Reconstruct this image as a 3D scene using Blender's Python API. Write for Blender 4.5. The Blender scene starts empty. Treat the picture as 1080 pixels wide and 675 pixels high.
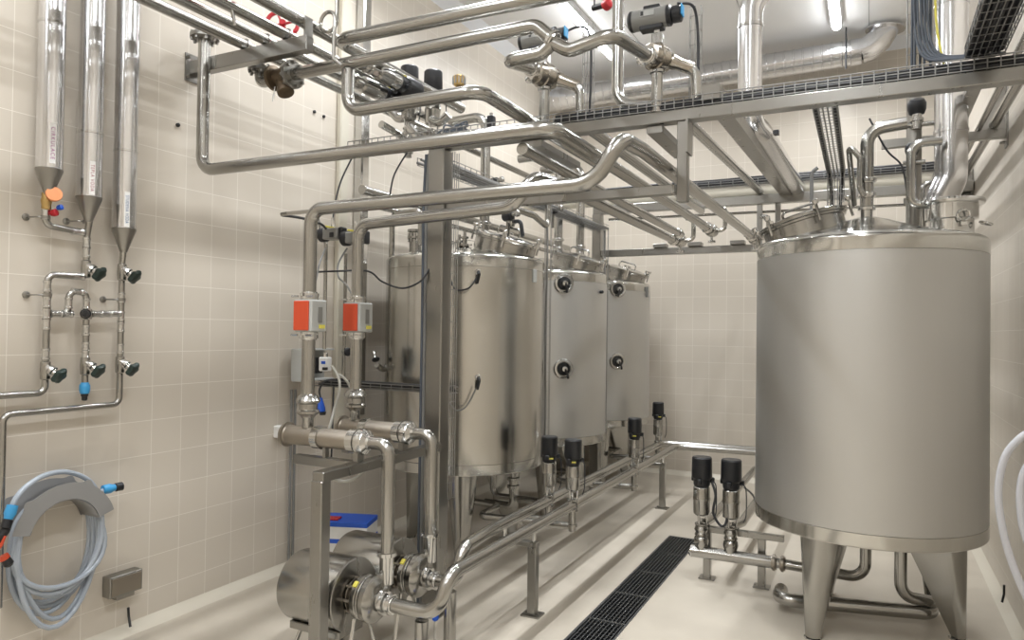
import bpy, bmesh, math, random
from mathutils import Vector as V, Matrix as M
random.seed(7)
sc = bpy.context.scene
COL = sc.collection
PI = math.pi

# ------------------------------------------------------------------ camera
F, YAW, PIT, ROL = 755.0, 0.466525, 0.0147543, 0.0139172
CAMP = V((0, 0, 1.75))
_f = V((-math.sin(YAW)*math.cos(PIT), math.cos(YAW)*math.cos(PIT), math.sin(PIT)))
_r0 = V((math.cos(YAW), math.sin(YAW), 0)); _u0 = _r0.cross(_f)
_r = math.cos(ROL)*_r0 + math.sin(ROL)*_u0
_u = -math.sin(ROL)*_r0 + math.cos(ROL)*_u0
cd = bpy.data.cameras.new('camera'); cam = bpy.data.objects.new('camera', cd); COL.objects.link(cam)
cd.sensor_fit = 'HORIZONTAL'; cd.sensor_width = 36; cd.lens = F/1080*36; cd.clip_start = .02
cam.matrix_world = M(((_r.x, _u.x, -_f.x, 0), (_r.y, _u.y, -_f.y, 0), (_r.z, _u.z, -_f.z, 1.75), (0, 0, 0, 1)))
sc.camera = cam

def U(px, py, **k):
    """survey helper: where the sight line through a photo point meets a plane of the room"""
    d = _f*F + _r*(px-540) - _u*(py-337.5)
    (a, v), = k.items(); i = 'XYZ'.index(a)
    return CAMP + d*((v-CAMP[i])/d[i])

# ------------------------------------------------------------------ materials
def srgb(r, g, b):
    f = lambda c: (c/255/12.92 if c/255 <= .04045 else ((c/255+.055)/1.055)**2.4)
    return (f(r), f(g), f(b), 1)
def mat(name, col, rough=.5, metal=0, emit=0, spec=None, noise=None, bump=None, stretch=None, coat=0, rvar=0):
    m = bpy.data.materials.new(name); m.use_nodes = True
    nt = m.node_tree; b = nt.nodes['Principled BSDF']
    b.inputs['Base Color'].default_value = col; b.inputs['Roughness'].default_value = rough
    b.inputs['Metallic'].default_value = metal
    if coat: b.inputs['Coat Weight'].default_value = coat
    if spec is not None: b.inputs['Specular IOR Level'].default_value = spec
    if emit:
        b.inputs['Emission Color'].default_value = col; b.inputs['Emission Strength'].default_value = emit
    if noise or rvar or bump:
        tc = nt.nodes.new('ShaderNodeTexCoord'); mp = nt.nodes.new('ShaderNodeMapping')
        nz = nt.nodes.new('ShaderNodeTexNoise'); nz.inputs['Detail'].default_value = 4
        nt.links.new(tc.outputs['Object'], mp.inputs['Vector']); nt.links.new(mp.outputs['Vector'], nz.inputs['Vector'])
        mp.inputs['Scale'].default_value = stretch or (8, 8, 8); nz.inputs['Scale'].default_value = 1
        if noise:
            mx = nt.nodes.new('ShaderNodeMixRGB'); mx.inputs['Color1'].default_value = col
            mx.inputs['Color2'].default_value = noise; nt.links.new(nz.outputs['Fac'], mx.inputs['Fac'])
            nt.links.new(mx.outputs['Color'], b.inputs['Base Color'])
        if rvar:
            mr = nt.nodes.new('ShaderNodeMapRange'); mr.inputs['To Min'].default_value = max(.03, rough-rvar); mr.inputs['To Max'].default_value = rough+rvar
            nt.links.new(nz.outputs['Fac'], mr.inputs['Value']); nt.links.new(mr.outputs['Result'], b.inputs['Roughness'])
        if bump:
            bp = nt.nodes.new('ShaderNodeBump'); bp.inputs['Strength'].default_value = bump; bp.inputs['Distance'].default_value = .01
            nt.links.new(nz.outputs['Fac'], bp.inputs['Height']); nt.links.new(bp.outputs['Normal'], b.inputs['Normal'])
    return m
STEEL = mat('stainless_pipe', (.43, .423, .402, 1), .22, 1, noise=(.40, .393, .372, 1), stretch=(5, 5, 5))
POL = mat('polished_stainless', (.64, .64, .63, 1), .13, 1)
CLAD = mat('aluminium_cladding', (.72, .72, .73, 1), .20, 1, rvar=.05, stretch=(10, 10, 3))
SHELL = mat('matt_tank_jacket', (.60, .60, .59, 1), .46, 1, rvar=.05, stretch=(30, 30, .6), bump=.01)
SHINY = mat('brushed_tank_jacket', (.56, .55, .52, 1), .19, 1, rvar=.05, stretch=(30, 30, .5), bump=.05)
BAND = mat('polished_tank_band', (.60, .595, .57, 1), .15, 1)
FRAME = mat('brushed_profile', (.33, .323, .305, 1), .28, 1, rvar=.02, stretch=(20, 20, 3))
DULL = mat('dull_filter_steel', (.36, .325, .28, 1), .42, 1, rvar=.05)
BROWN = mat('bronze_casting', (.20, .15, .10, 1), .5, .8, noise=(.11, .085, .06, 1), stretch=(30, 30, 30))
RUST = mat('heat_tinted_steel', (.50, .485, .455, 1), .25, 1, noise=(.34, .29, .22, 1), stretch=(22, 22, 22))
BLACK = mat('black_plastic', (.012, .013, .016, 1), .38)
RUBBER = mat('black_rubber', (.01, .01, .011, 1), .6)
DARK = mat('dark_drain_steel', (.13, .135, .14, 1), .38, .8)
PIT = mat('drain_pit', (.012, .012, .012, 1), .7)
GREY = mat('grey_cast_aluminium', (.23, .23, .22, 1), .42, .3)
LGREY = mat('light_grey_enamel', (.42, .43, .42, 1), .45)
RED = mat('signal_red', (.42, .012, .02, 1), .4)
ORANGE = mat('orange_red_cover', srgb(196, 72, 40), .45)
YEL = mat('yellow_sticker', srgb(215, 205, 90), .5)
BLUE = mat('blue_plastic', srgb(28, 84, 190), .42)
CYAN = mat('light_blue_coupling', srgb(60, 150, 205), .4)
WHITE = mat('white_plastic', (.75, .75, .74, 1), .45)
PAINT = mat('cream_pipe_cover', srgb(205, 200, 186), .5)
CABLE = mat('dark_cable', (.025, .026, .03, 1), .5)
CABLEG = mat('grey_cable', (.2, .2, .195, 1), .5)
CABLEB = mat('blue_grey_cable', (.075, .09, .115, 1), .5)
WIRE = mat('galvanised_wire', (.34, .34, .335, 1), .4, 1)
HOSE = mat('grey_blue_hose', srgb(176, 184, 194), .25, noise=srgb(150, 160, 173), stretch=(3, 3, 3))
HOSEW = mat('white_hose', srgb(178, 179, 184), .4)
BRACK = mat('grey_hose_bracket', srgb(150, 150, 150), .42, .2)
CLEAR = mat('translucent_hose', srgb(178, 176, 168), .3)
BRASS = mat('brass', (.55, .38, .16, 1), .3, 1)
GLASS = mat('dark_sight_glass', (.02, .022, .024, 1), .06, 0, spec=.7)
PINKT = mat('magenta_lettering', srgb(150, 60, 130), .6)
REDT = mat('dark_red_lettering', srgb(140, 40, 60), .6)
BLUT = mat('blue_lettering', srgb(40, 90, 140), .6)
LAMP = mat('lit_tube', (.965, .985, 1, 1), .5, emit=44)
LAMPBODY = mat('lamp_housing', (.72, .73, .75, 1), .4)
GREEN = mat('dark_green_handwheel', (.012, .028, .024, 1), .4)
ORKNOB = mat('orange_gauge', srgb(216, 140, 90), .5)

def tile_mat(name, ax, off, tile, grout):
    m = bpy.data.materials.new(name); m.use_nodes = True; nt = m.node_tree; b = nt.nodes['Principled BSDF']
    N = nt.nodes.new; L = nt.links.new
    geo = N('ShaderNodeNewGeometry'); sep = N('ShaderNodeSeparateXYZ'); L(geo.outputs['Position'], sep.inputs[0])
    def line(out, o, w):
        a = N('ShaderNodeMath'); a.operation = 'SUBTRACT'; L(out, a.inputs[0]); a.inputs[1].default_value = o-20
        d = N('ShaderNodeMath'); d.operation = 'DIVIDE'; L(a.outputs[0], d.inputs[0]); d.inputs[1].default_value = .2
        f = N('ShaderNodeMath'); f.operation = 'FRACT'; L(d.outputs[0], f.inputs[0])
        s = N('ShaderNodeMath'); s.operation = 'SUBTRACT'; L(f.outputs[0], s.inputs[0]); s.inputs[1].default_value = .5
        ab = N('ShaderNodeMath'); ab.operation = 'ABSOLUTE'; L(s.outputs[0], ab.inputs[0])
        g = N('ShaderNodeMath'); g.operation = 'GREATER_THAN'; L(ab.outputs[0], g.inputs[0]); g.inputs[1].default_value = .5-w
        fl = N('ShaderNodeMath'); fl.operation = 'FLOOR'; L(d.outputs[0], fl.inputs[0])
        return g.outputs[0], fl.outputs[0]
    g1, i1 = line(sep.outputs[ax], off, .008); g2, i2 = line(sep.outputs['Z'], -.005, .008)
    mx = N('ShaderNodeMath'); mx.operation = 'MAXIMUM'; L(g1, mx.inputs[0]); L(g2, mx.inputs[1])
    cmb = N('ShaderNodeCombineXYZ'); L(i1, cmb.inputs[0]); L(i2, cmb.inputs[1])
    wn = N('ShaderNodeTexWhiteNoise'); wn.noise_dimensions = '2D'; L(cmb.outputs[0], wn.inputs['Vector'])
    nz = N('ShaderNodeTexNoise'); nz.inputs['Scale'].default_value = 3; L(geo.outputs['Position'], nz.inputs['Vector'])
    sm = N('ShaderNodeMath'); sm.operation = 'MULTIPLY'; L(wn.outputs['Value'], sm.inputs[0]); sm.inputs[1].default_value = .6
    ad = N('ShaderNodeMath'); ad.operation = 'MULTIPLY_ADD'; L(nz.outputs['Fac'], ad.inputs[0]); ad.inputs[1].default_value = .4; L(sm.outputs[0], ad.inputs[2])
    mc = N('ShaderNodeMixRGB'); L(ad.outputs[0], mc.inputs['Fac']); mc.inputs['Color1'].default_value = tile
    mc.inputs['Color2'].default_value = tuple(c*.93 for c in tile[:3])+(1,)
    m2 = N('ShaderNodeMixRGB'); L(mx.outputs[0], m2.inputs['Fac']); L(mc.outputs['Color'], m2.inputs['Color1']); m2.inputs['Color2'].default_value = grout
    L(m2.outputs['Color'], b.inputs['Base Color'])
    b.inputs['Roughness'].default_value = .34
    bp = N('ShaderNodeBump'); bp.inputs['Strength'].default_value = .25; bp.inputs['Distance'].default_value = .002; bp.invert = True
    L(mx.outputs[0], bp.inputs['Height']); L(bp.outputs['Normal'], b.inputs['Normal'])
    return m
TILE = srgb(208, 200, 188); GROUT = srgb(230, 225, 216)
WALLX = tile_mat('cream_tiles_side', 'Y', .017, TILE, GROUT)
WALLY = tile_mat('cream_tiles_end', 'X', .03, TILE, GROUT)

def floor_mat():
    m = bpy.data.materials.new('poured_floor'); m.use_nodes = True; nt = m.node_tree; b = nt.nodes['Principled BSDF']
    N = nt.nodes.new; L = nt.links.new
    g = N('ShaderNodeNewGeometry'); n1 = N('ShaderNodeTexNoise'); n1.inputs['Scale'].default_value = 1.3; n1.inputs['Detail'].default_value = 6
    L(g.outputs['Position'], n1.inputs['Vector'])
    mx = N('ShaderNodeMixRGB'); mx.inputs['Color1'].default_value = srgb(207, 199, 185); mx.inputs['Color2'].default_value = srgb(188, 180, 167)
    cr = N('ShaderNodeMapRange'); cr.inputs['From Min'].default_value = .35; cr.inputs['From Max'].default_value = .65
    L(n1.outputs['Fac'], cr.inputs['Value']); L(cr.outputs['Result'], mx.inputs['Fac']); L(mx.outputs['Color'], b.inputs['Base Color'])
    n2 = N('ShaderNodeTexNoise'); n2.inputs['Scale'].default_value = 60; n2.inputs['Detail'].default_value = 3; L(g.outputs['Position'], n2.inputs['Vector'])
    bp = N('ShaderNodeBump'); bp.inputs['Strength'].default_value = .12; bp.inputs['Distance'].default_value = .004
    L(n2.outputs['Fac'], bp.inputs['Height']); L(bp.outputs['Normal'], b.inputs['Normal'])
    b.inputs['Roughness'].default_value = .38
    return m
FLOOR = floor_mat()
CEIL = mat('ceiling_panel', srgb(232, 232, 232), .55)
TRIMW = mat('white_cove', srgb(222, 224, 228), .45)
SEAM = mat('panel_seam', srgb(168, 168, 168), .6)

# ------------------------------------------------------------------ mesh builder
def frame(d):
    d = V(d).normalized(); a = V((0, 0, 1)) if abs(d.z) < .9 else V((1, 0, 0))
    x = a.cross(d).normalized(); return x, d.cross(x), d
def fillet(pts, R, n=7):
    pts = [V(p) for p in pts]
    if len(pts) < 3 or not R: return pts
    Rs = R if isinstance(R, (list, tuple)) else [R]*(len(pts)-2)
    out = [pts[0]]
    for i in range(1, len(pts)-1):
        a, b, c = pts[i-1], pts[i], pts[i+1]
        u = (a-b); w = (c-b); lu, lw = u.length, w.length; u.normalize(); w.normalize()
        ang = u.angle(w)
        if ang > PI-.02: out.append(b); continue
        t = min(Rs[i-1]/math.tan(ang/2), lu*.49, lw*.49); r = t*math.tan(ang/2)
        bis = (u+w).normalized(); ctr = b+bis*(r/math.sin(ang/2))
        p0, p1 = b+u*t-ctr, b+w*t-ctr; tot = p0.angle(p1)
        k = max(3, int(n*tot/1.57)+1)
        axis = p0.cross(p1).normalized()
        for j in range(k+1): out.append(ctr + M.Rotation(tot*j/k, 3, axis) @ p0)
    out.append(pts[-1])
    return out
def spline(pts, n=6):
    P = [V(p) for p in pts]; out = []
    for i in range(len(P)-1):
        p0 = P[max(0, i-1)]; p1 = P[i]; p2 = P[i+1]; p3 = P[min(len(P)-1, i+2)]
        for k in range(n):
            t = k/n
            out.append(.5*((2*p1)+(p2-p0)*t+(2*p0-5*p1+4*p2-p3)*t*t+(3*p1-p0-3*p2+p3)*t**3))
    out.append(P[-1]); return out
class MB:
    def __init__(s): s.bm = bmesh.new()
    def box(s, c, d, rot=None, bev=0):
        c = V(c); vs = []
        for x in (-.5, .5):
            for y in (-.5, .5):
                for z in (-.5, .5):
                    p = V((x*d[0], y*d[1], z*d[2]))
                    if rot is not None: p = rot @ p
                    vs.append(s.bm.verts.new(c+p))
        fs = [s.bm.faces.new([vs[i] for i in q]) for q in ((0, 1, 3, 2), (4, 6, 7, 5), (0, 4, 5, 1), (2, 3, 7, 6), (0, 2, 6, 4), (1, 5, 7, 3))]
        if bev:
            es = list({e for f in fs for e in f.edges})
            bmesh.ops.bevel(s.bm, geom=es, offset=bev, segments=1, affect='EDGES', profile=.5)
        return s
    def rings(s, rings, cap=True, close=False):
        n = len(rings[0]); R = [[s.bm.verts.new(p) for p in r] for r in rings]
        for i in range(len(R)-(0 if close else 1)):
            a, b = R[i], R[(i+1) % len(R)]
            for j in range(n): s.bm.faces.new((a[j], a[(j+1) % n], b[(j+1) % n], b[j]))
        if cap and not close:
            s.bm.faces.new(R[0][::-1]); s.bm.faces.new(R[-1])
        return s
    def tube(s, pts, r, R=0, seg=14, cap=True, close=False):
        P = fillet(pts, R); q = [P[0]]
        for p in P[1:]:
            if (p-q[-1]).length > 1e-5: q.append(p)
        P = q; n = len(P); x, y, d = frame(P[1]-P[0]); rr = []
        rs = r if isinstance(r, (list, tuple)) else [r]*n
        for i in range(n):
            if close: t = (P[(i+1) % n]-P[i-1]).normalized()
            else: t = ((P[min(i+1, n-1)]-P[i]).normalized() + (P[i]-P[max(i-1, 0)]).normalized()).normalized()
            x = (x - t*x.dot(t)).normalized(); y = t.cross(x)
            rr.append([P[i]+(x*math.cos(2*PI*k/seg)+y*math.sin(2*PI*k/seg))*rs[i] for k in range(seg)])
        return s.rings(rr, cap, close)
    def lathe(s, prof, o=(0, 0, 0), ax=(0, 0, 1), seg=28, cap=True):
        x, y, d = frame(ax); o = V(o)
        return s.rings([[o+d*t+(x*math.cos(2*PI*k/seg)+y*math.sin(2*PI*k/seg))*max(r, 1e-4) for k in range(seg)] for r, t in prof], cap)
    def torus(s, c, ax, R, r, seg=28, s2=8, a0=0, a1=None):
        x, y, d = frame(ax); c = V(c)
        if a1 is None:
            return s.tube([c+(x*math.cos(2*PI*k/seg)+y*math.sin(2*PI*k/seg))*R for k in range(seg)], r, seg=s2, close=True)
        return s.tube([c+(x*math.cos(a0+(a1-a0)*k/seg)+y*math.sin(a0+(a1-a0)*k/seg))*R for k in range(seg+1)], r, seg=s2)
    def prism(s, poly, d):
        d = V(d); a = [s.bm.verts.new(V(p)) for p in poly]; b = [s.bm.verts.new(V(p)+d) for p in poly]; n = len(a)
        s.bm.faces.new(a[::-1]); s.bm.faces.new(b)
        for i in range(n): s.bm.faces.new((a[i], a[(i+1) % n], b[(i+1) % n], b[i]))
        return s
    def build(s, name, m, parent=None, loc=None, kind=None, ang=.6):
        bmesh.ops.recalc_face_normals(s.bm, faces=s.bm.faces[:])
        o = V(loc) if loc is not None else (V(parent['_o']) if parent is not None and '_o' in parent else V((0, 0, 0)))
        for v in s.bm.verts: v.co -= o
        me = bpy.data.meshes.new(name); s.bm.to_mesh(me); s.bm.free()
        for p in me.polygons: p.use_smooth = True
        me.set_sharp_from_angle(angle=ang)
        me.materials.append(m)
        ob = bpy.data.objects.new(name, me); COL.objects.link(ob)
        if parent is not None:
            ob.parent = parent; ob['_o'] = o[:]
        else: ob.location = o; ob['_o'] = o[:]
        if kind: ob['kind'] = kind
        return ob
def tag(o, label, cat, group=None, kind=None):
    o['label'] = label; o['category'] = cat
    if group: o['group'] = group
    if kind: o['kind'] = kind
    return o
def thing(name, label, cat, loc=(0, 0, 0), group=None):
    o = bpy.data.objects.new(name, None); COL.objects.link(o); o.location = loc; o['_o'] = tuple(loc)
    o.empty_display_size = .1
    return tag(o, label, cat, group)
def copy_tree(o, loc=None, rz=None, label=None, parent=None, group=None):
    c = o.copy(); COL.objects.link(c)
    if parent is not None: c.parent = parent
    if loc is not None: c.location = loc
    if rz is not None: c.rotation_euler = (0, 0, rz)
    if label: c['label'] = label
    if group: c['group'] = group
    for ch in [k for k in bpy.data.objects if k.parent == o]: copy_tree(ch, parent=c)
    return c
def clamp_mb(p, ax, r, w=1.0):
    b = MB(); ax = V(ax).normalized()
    prof = [(r*1.0, -.018*w), (r*1.18, -.016*w), (r*1.22, -.009*w), (r*1.42, -.008*w), (r*1.42, .008*w), (r*1.22, .009*w), (r*1.18, .016*w), (r*1.0, .018*w)]
    b.lathe(prof, p, ax, 22)
    x, y, d = frame(ax); b.box(V(p)+x*r*1.5, (r*.5, r*.5, r*.5))
    return b
def pipe(name, label, cat, pts, r, R=None, group=None, m=None, clamps=(), flanges=(), seg=16):
    """a run of tube; clamps / flanges are (point, axis) parts of the run"""
    m = m or STEEL; R = r*2.4 if R is None else R
    if not clamps and not flanges:
        return tag(MB().tube(pts, r, R, seg).build(name, m, loc=pts[0]), label, cat, group)
    t = thing(name, label, cat, pts[0], group)
    MB().tube(pts, r, R, seg).build('tube', m, t)
    for p, a in clamps: clamp_mb(p, a, r).build('clamp', POL, t)
    for p, a in flanges:
        b = MB(); x, y, d = frame(a); p = V(p)
        b.lathe([(r, -.012), (r*2.35, -.012), (r*2.35, .012), (r, .012)], p, a, 26)
        for k in range(8):
            q = p+(x*math.cos(k*PI/4+.2)+y*math.sin(k*PI/4+.2))*r*1.92
            b.lathe([(.010, -.03), (.010, .03)], q, a, 6)
        b.build('flange', FRAME, t)
    return t
def struct(name, b, m, loc=None):
    return b.build(name, m, loc=loc, kind='structure')

# ------------------------------------------------------------------ room shell
XL, XR, YF, YB, ZC = -3.78, .79, -3.6, 8.85, 5.0
XM, YM = (XL+XR)/2, (YF+YB)/2
DX0, DX1, DY0, DY1 = -1.556, -1.296, .67, 6.17
b = MB()
for x0, x1, y0, y1 in ((XL-.1, DX0, YF-.1, YB+.1), (DX1, XR+.1, YF-.1, YB+.1), (DX0, DX1, YF-.1, DY0), (DX0, DX1, DY1, YB+.1)):
    b.box(((x0+x1)/2, (y0+y1)/2, -.1), (x1-x0, y1-y0, .2))
struct('floor', b, FLOOR)
struct('ceiling', MB().box((XM, YM, ZC+.05), (XR-XL+.2, YB-YF+.2, .1)), CEIL)
struct('wall_left', MB().box((XL-.05, YM, ZC/2), (.1, YB-YF+.2, ZC)), WALLX)
struct('wall_right', MB().box((XR+.05, YM, ZC/2), (.1, YB-YF+.2, ZC)), WALLX)
struct('wall_back', MB().box((XM, YB+.05, ZC/2), (XR-XL, .1, ZC)), WALLY)
struct('wall_front', MB().box((XM, YF-.05, ZC/2), (XR-XL, .1, ZC)), WALLY)
COVE = mat('skirting_cove', srgb(212, 206, 192), .4)
cv = .055
struct('baseboard_left', MB().prism([(XL, YF, 0), (XL+cv, YF, 0), (XL+.02, YF, .02), (XL, YF, cv)], (0, YB-YF, 0)), COVE)
struct('baseboard_right', MB().prism([(XR, YF, 0), (XR, YF, cv), (XR-.02, YF, .02), (XR-cv, YF, 0)], (0, YB-YF, 0)), COVE)
struct('baseboard_back', MB().prism([(XL, YB, 0), (XL, YB, cv), (XL, YB-.02, .02), (XL, YB-cv, 0)], (XR-XL, 0, 0)), COVE)
ct = .11
struct('trim_1', MB().prism([(XL, YF, ZC), (XL, YF, ZC-ct), (XL+ct, YF, ZC)], (0, YB-YF, 0)), TRIMW)
struct('trim_2', MB().prism([(XR, YF, ZC), (XR-ct, YF, ZC), (XR, YF, ZC-ct)], (0, YB-YF, 0)), TRIMW)
struct('trim_3', MB().prism([(XL, YB, ZC), (XL, YB-ct, ZC), (XL, YB, ZC-ct)], (XR-XL, 0, 0)), TRIMW)
b = MB()
for x in (-2.35, -1.2, -.05): b.box((x, YM, ZC-.001), (.008, YB-YF, .002))
struct('trim_4', b, SEAM)

# ------------------------------------------------------------------ floor drain
t = thing('floor_drain', 'long dark slotted drain channel set in the pale floor between the tanks', 'drain', (DX0, DY0, 0))
w = DX1-DX0; cx = (DX0+DX1)/2
b = MB()
for x in (DX0+.008, DX1-.008): b.box((x, (DY0+DY1)/2, -.02), (.016, DY1-DY0, .04))
for y in (DY0+.008, DY1-.008): b.box((cx, y, -.02), (w-.032, .016, .04))
b.build('drain_frame', DARK, t)
MB().box((cx, (DY0+DY1)/2, -.11), (w-.002, DY1-DY0-.002, .02)).build('channel_bottom', PIT, t)
for k in range(11):
    y1 = DY1-.018-.4975*k; y0 = y1-.49
    if y0 < DY0: break
    b = MB()
    for i in range(9): b.box((DX0+.03+i*(w-.06)/8, (y0+y1)/2, -.012), (.007, y1-y0-.004, .022))
    for j in range(12): b.box((cx, y0+.012+j*(y1-y0-.024)/11, -.016), (w-.05, .004, .016))
    for y in (y0+.003, y1-.003): b.box((cx, y, -.011), (w-.036, .006, .022))
    g = b.build('grate', DARK, t)
    MB().box((cx, y0-.002, -.004), (w-.04, .008, .006)).build('joint_strip', POL, g)

# ------------------------------------------------------------------ ceiling lamps
def lamp(x, y, label):
    t = thing('ceiling_lamp', label, 'lamp', (x, y, ZC), 'tube lamps on the ceiling')
    b = MB(); b.prism([(x-.07, y-.75, ZC), (x-.05, y-.75, ZC-.05), (x+.05, y-.75, ZC-.05), (x+.07, y-.75, ZC)], (0, 1.5, 0)); b.build('housing', LAMPBODY, t)
    b = MB(); pr = []
    for k in range(9):
        a = PI*k/8; pr.append((x-.042*math.cos(a), y-.735, ZC-.05-.04*math.sin(a)))
    b.prism(pr, (0, 1.47, 0)); b.build('diffuser', LAMP, t)
    ld = bpy.data.lights.new('lamp_light', 'AREA'); ld.shape = 'RECTANGLE'; ld.size = .08; ld.size_y = 1.47; ld.energy = 62; ld.spread = 2.5; ld.color = (.965, .985, 1)
    lo = bpy.data.objects.new('lamp_light', ld); COL.objects.link(lo); lo.parent = t; lo.location = (0, 0, -.096)
lamp(-2.72, 7.15, 'lit tube lamp on the ceiling nearest the left wall, at the far end')
lamp(-.35, 7.35, 'lit tube lamp on the ceiling above the right tank, at the far end')
lamp(-2.72, 4.2, 'added out-of-view tube lamp on the ceiling over the nearest left tank')  # from here down: unseen lamps, added to both rows to brighten the room
lamp(-.35, 4.4, 'added out-of-view tube lamp on the ceiling over the front of the right tank')
lamp(-2.72, 1.2, 'added out-of-view tube lamp on the ceiling over the wall hose, near end')
lamp(-.35, 1.4, 'added out-of-view tube lamp on the ceiling nearest the front right corner')
lamp(-2.72, -1.8, 'added fill tube lamp on the ceiling behind the viewer on the left')  # this pair is added behind the camera as fill light
lamp(-.35, -1.6, 'added fill tube lamp on the ceiling behind the viewer on the right')

# ------------------------------------------------------------------ tanks
def leg_mb(a, foot=.50, top=.66, z1=.66):
    """tapering folded leg: vertical outer nose, inner edges slanting outwards to the foot"""
    b = MB(); rad = V((math.cos(a), math.sin(a), 0)); tan = V((-math.sin(a), math.cos(a), 0)); rr = []
    for k in range(9):
        z = .012+(z1-.012)*k/8; u = k/8
        nose = .045+.075*u; dep = .03+.20*u; R = foot+.035-.004*(1-u)
        ring = []
        for j in range(9):
            q = -PI/2+PI*j/8; ring.append(rad*(R-nose+nose*math.cos(q))+tan*nose*math.sin(q)+V((0, 0, z)))
        ring.append(rad*(R-nose-dep)+tan*nose*.35+V((0, 0, z))); ring.append(rad*(R-nose-dep)-tan*nose*.35+V((0, 0, z)))
        rr.append(ring)
    b.rings(rr); return b
def foot_mb(a, foot=.50):
    c = V((math.cos(a)*(foot-.01), math.sin(a)*(foot-.01), 0))
    return MB().lathe([(.05, 0), (.05, .006), (.025, .012), (.025, .03)], c, (0, 0, 1), 18)
R0 = .638
def make_tank(label, shell_m, legs, lid_side, loc, lid_tilt=.28):
    t = thing('storage_tank', label, 'tank', loc, 'stainless steel storage tanks')
    zb, zt = .61 if loc[0] > -1 else .69, 2.30
    sh = MB().lathe([(R0-.004, zb+.078), (R0, zb+.08), (R0, 2.215), (R0-.004, 2.217)], loc, seg=96, cap=False).build('shell', shell_m, t)
    MB().lathe([(R0-.03, zb-.004), (R0-.004, zb), (R0+.001, zb+.006), (R0+.001, zb+.076), (R0-.004, zb+.079)], loc, seg=96, cap=False).build('bottom_band', BAND, t)
    MB().lathe([(.03, zb-.10), (.1, zb-.095), (R0-.06, zb-.006), (R0-.012, zb)], loc, seg=64).build('bottom_dish', FRAME, t)
    prof = [(R0-.004, 2.215), (R0+.001, 2.218), (R0+.001, 2.285)]
    for k in range(1, 7):
        a = k/6*1.25; prof.append((R0-.035+.036*math.cos(a), 2.285+.036*math.sin(a)))
    prof += [(.28, 2.40), (.13, 2.455), (.06, 2.475), (.001, 2.478)]
    MB().lathe(prof, loc, seg=96, cap=False).build('top_cone', BAND, t)
    for a in legs:
        l = leg_mb(a, z1=zb-.005); bm = l
        for v in bm.bm.verts: v.co += V(loc)
        lo = bm.build('leg', STEEL, t)
        f = foot_mb(a)
        for v in f.bm.verts: v.co += V(loc)
        f.build('foot', POL, lo)
    # manway on the cone
    c = V(loc)+V((.34*lid_side, 0, 2.36)); ax = V((math.sin(lid_tilt)*lid_side, 0, math.cos(lid_tilt)))
    mw = MB().lathe([(.245, -.04), (.245, .085), (.262, .088), (.262, .10), (.235, .102)], c, ax, 48, cap=False).build('manway_neck', STEEL, t)
    ld = MB().lathe([(.268, .101), (.272, .106), (.272, .122), (.262, .128), (.16, .15), (.05, .158), (.001, .159)], c, ax, 48).build('manway_lid', POL if shell_m != SHELL else STEEL, t)
    x, y, d = frame(ax)
    for k in range(6):
        q = k*PI/3+.4; e = x*math.cos(q)+y*math.sin(q); p = c+e*.272
        cb = MB(); cb.tube([p+d*.05+e*.02, p+d*.16+e*.02], .008, seg=8); cb.box(p+d*.135, (.03, .03, .02)); cb.lathe([(.016, .15), (.02, .16), (.02, .175), (.012, .18)], p+e*.02, d, 10)
        cb.build('lid_clamp', POL, ld)
    hb = MB().tube([c+d*.155-y*.1, c+d*.21-y*.1, c+d*.21+y*.1, c+d*.155+y*.1], .009, .03, 8); hb.build('lid_handle', POL, ld)
    return t
TR = (-.036, 4.92, 0)
LT = [(-2.96, 5.03, 0), (-2.96, 6.56, 0), (-2.96, 8.1, 0)]
tr = make_tank('big matt steel tank standing alone on the right beside the wall', SHELL, [math.radians(-122), math.radians(-2), math.radians(118)], -1, TR)
t1 = make_tank('shiny brushed tank behind the steel column, nearest of the left row', SHINY, [math.radians(-60), math.radians(60), PI], 1, LT[0])
t2 = make_tank('matt tank with two round ports, middle one of the left row', SHELL, [math.radians(-60), math.radians(60), PI], 1, LT[1])
t3 = make_tank('matt tank with two round ports, farthest of the left row by the back wall', SHELL, [math.radians(-60), math.radians(60), PI], 1, LT[2])
# TR neck flange and nozzle stub
fc = V((.41, 4.9, 0))
MB().lathe([(.115, 2.33), (.115, 2.43), (.137, 2.435), (.137, 2.52), (.168, 2.523), (.172, 2.535), (.168, 2.548), (.12, 2.55)], fc, seg=40).build('flange_neck', POL, tr)
b = MB(); b.lathe([(.034, 2.46), (.034, 2.52), (.05, 2.522), (.05, 2.54), (.034, 2.545)], TR, seg=24); b.build('nozzle', POL, tr)
b = MB(); b.torus(fc+V((.05, -.145, 2.44)), (0, 1, 0), .03, .008, 20, 8); b.box(fc+V((.05, -.135, 2.40)), (.03, .02, .03)); b.build('lifting_eye', POL, tr)
b = MB(); b.torus(fc+V((.165, -.05, 2.40)), (.3, 0, 1), .03, .007, 20, 8); b.build('lifting_eye', POL, tr)

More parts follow.
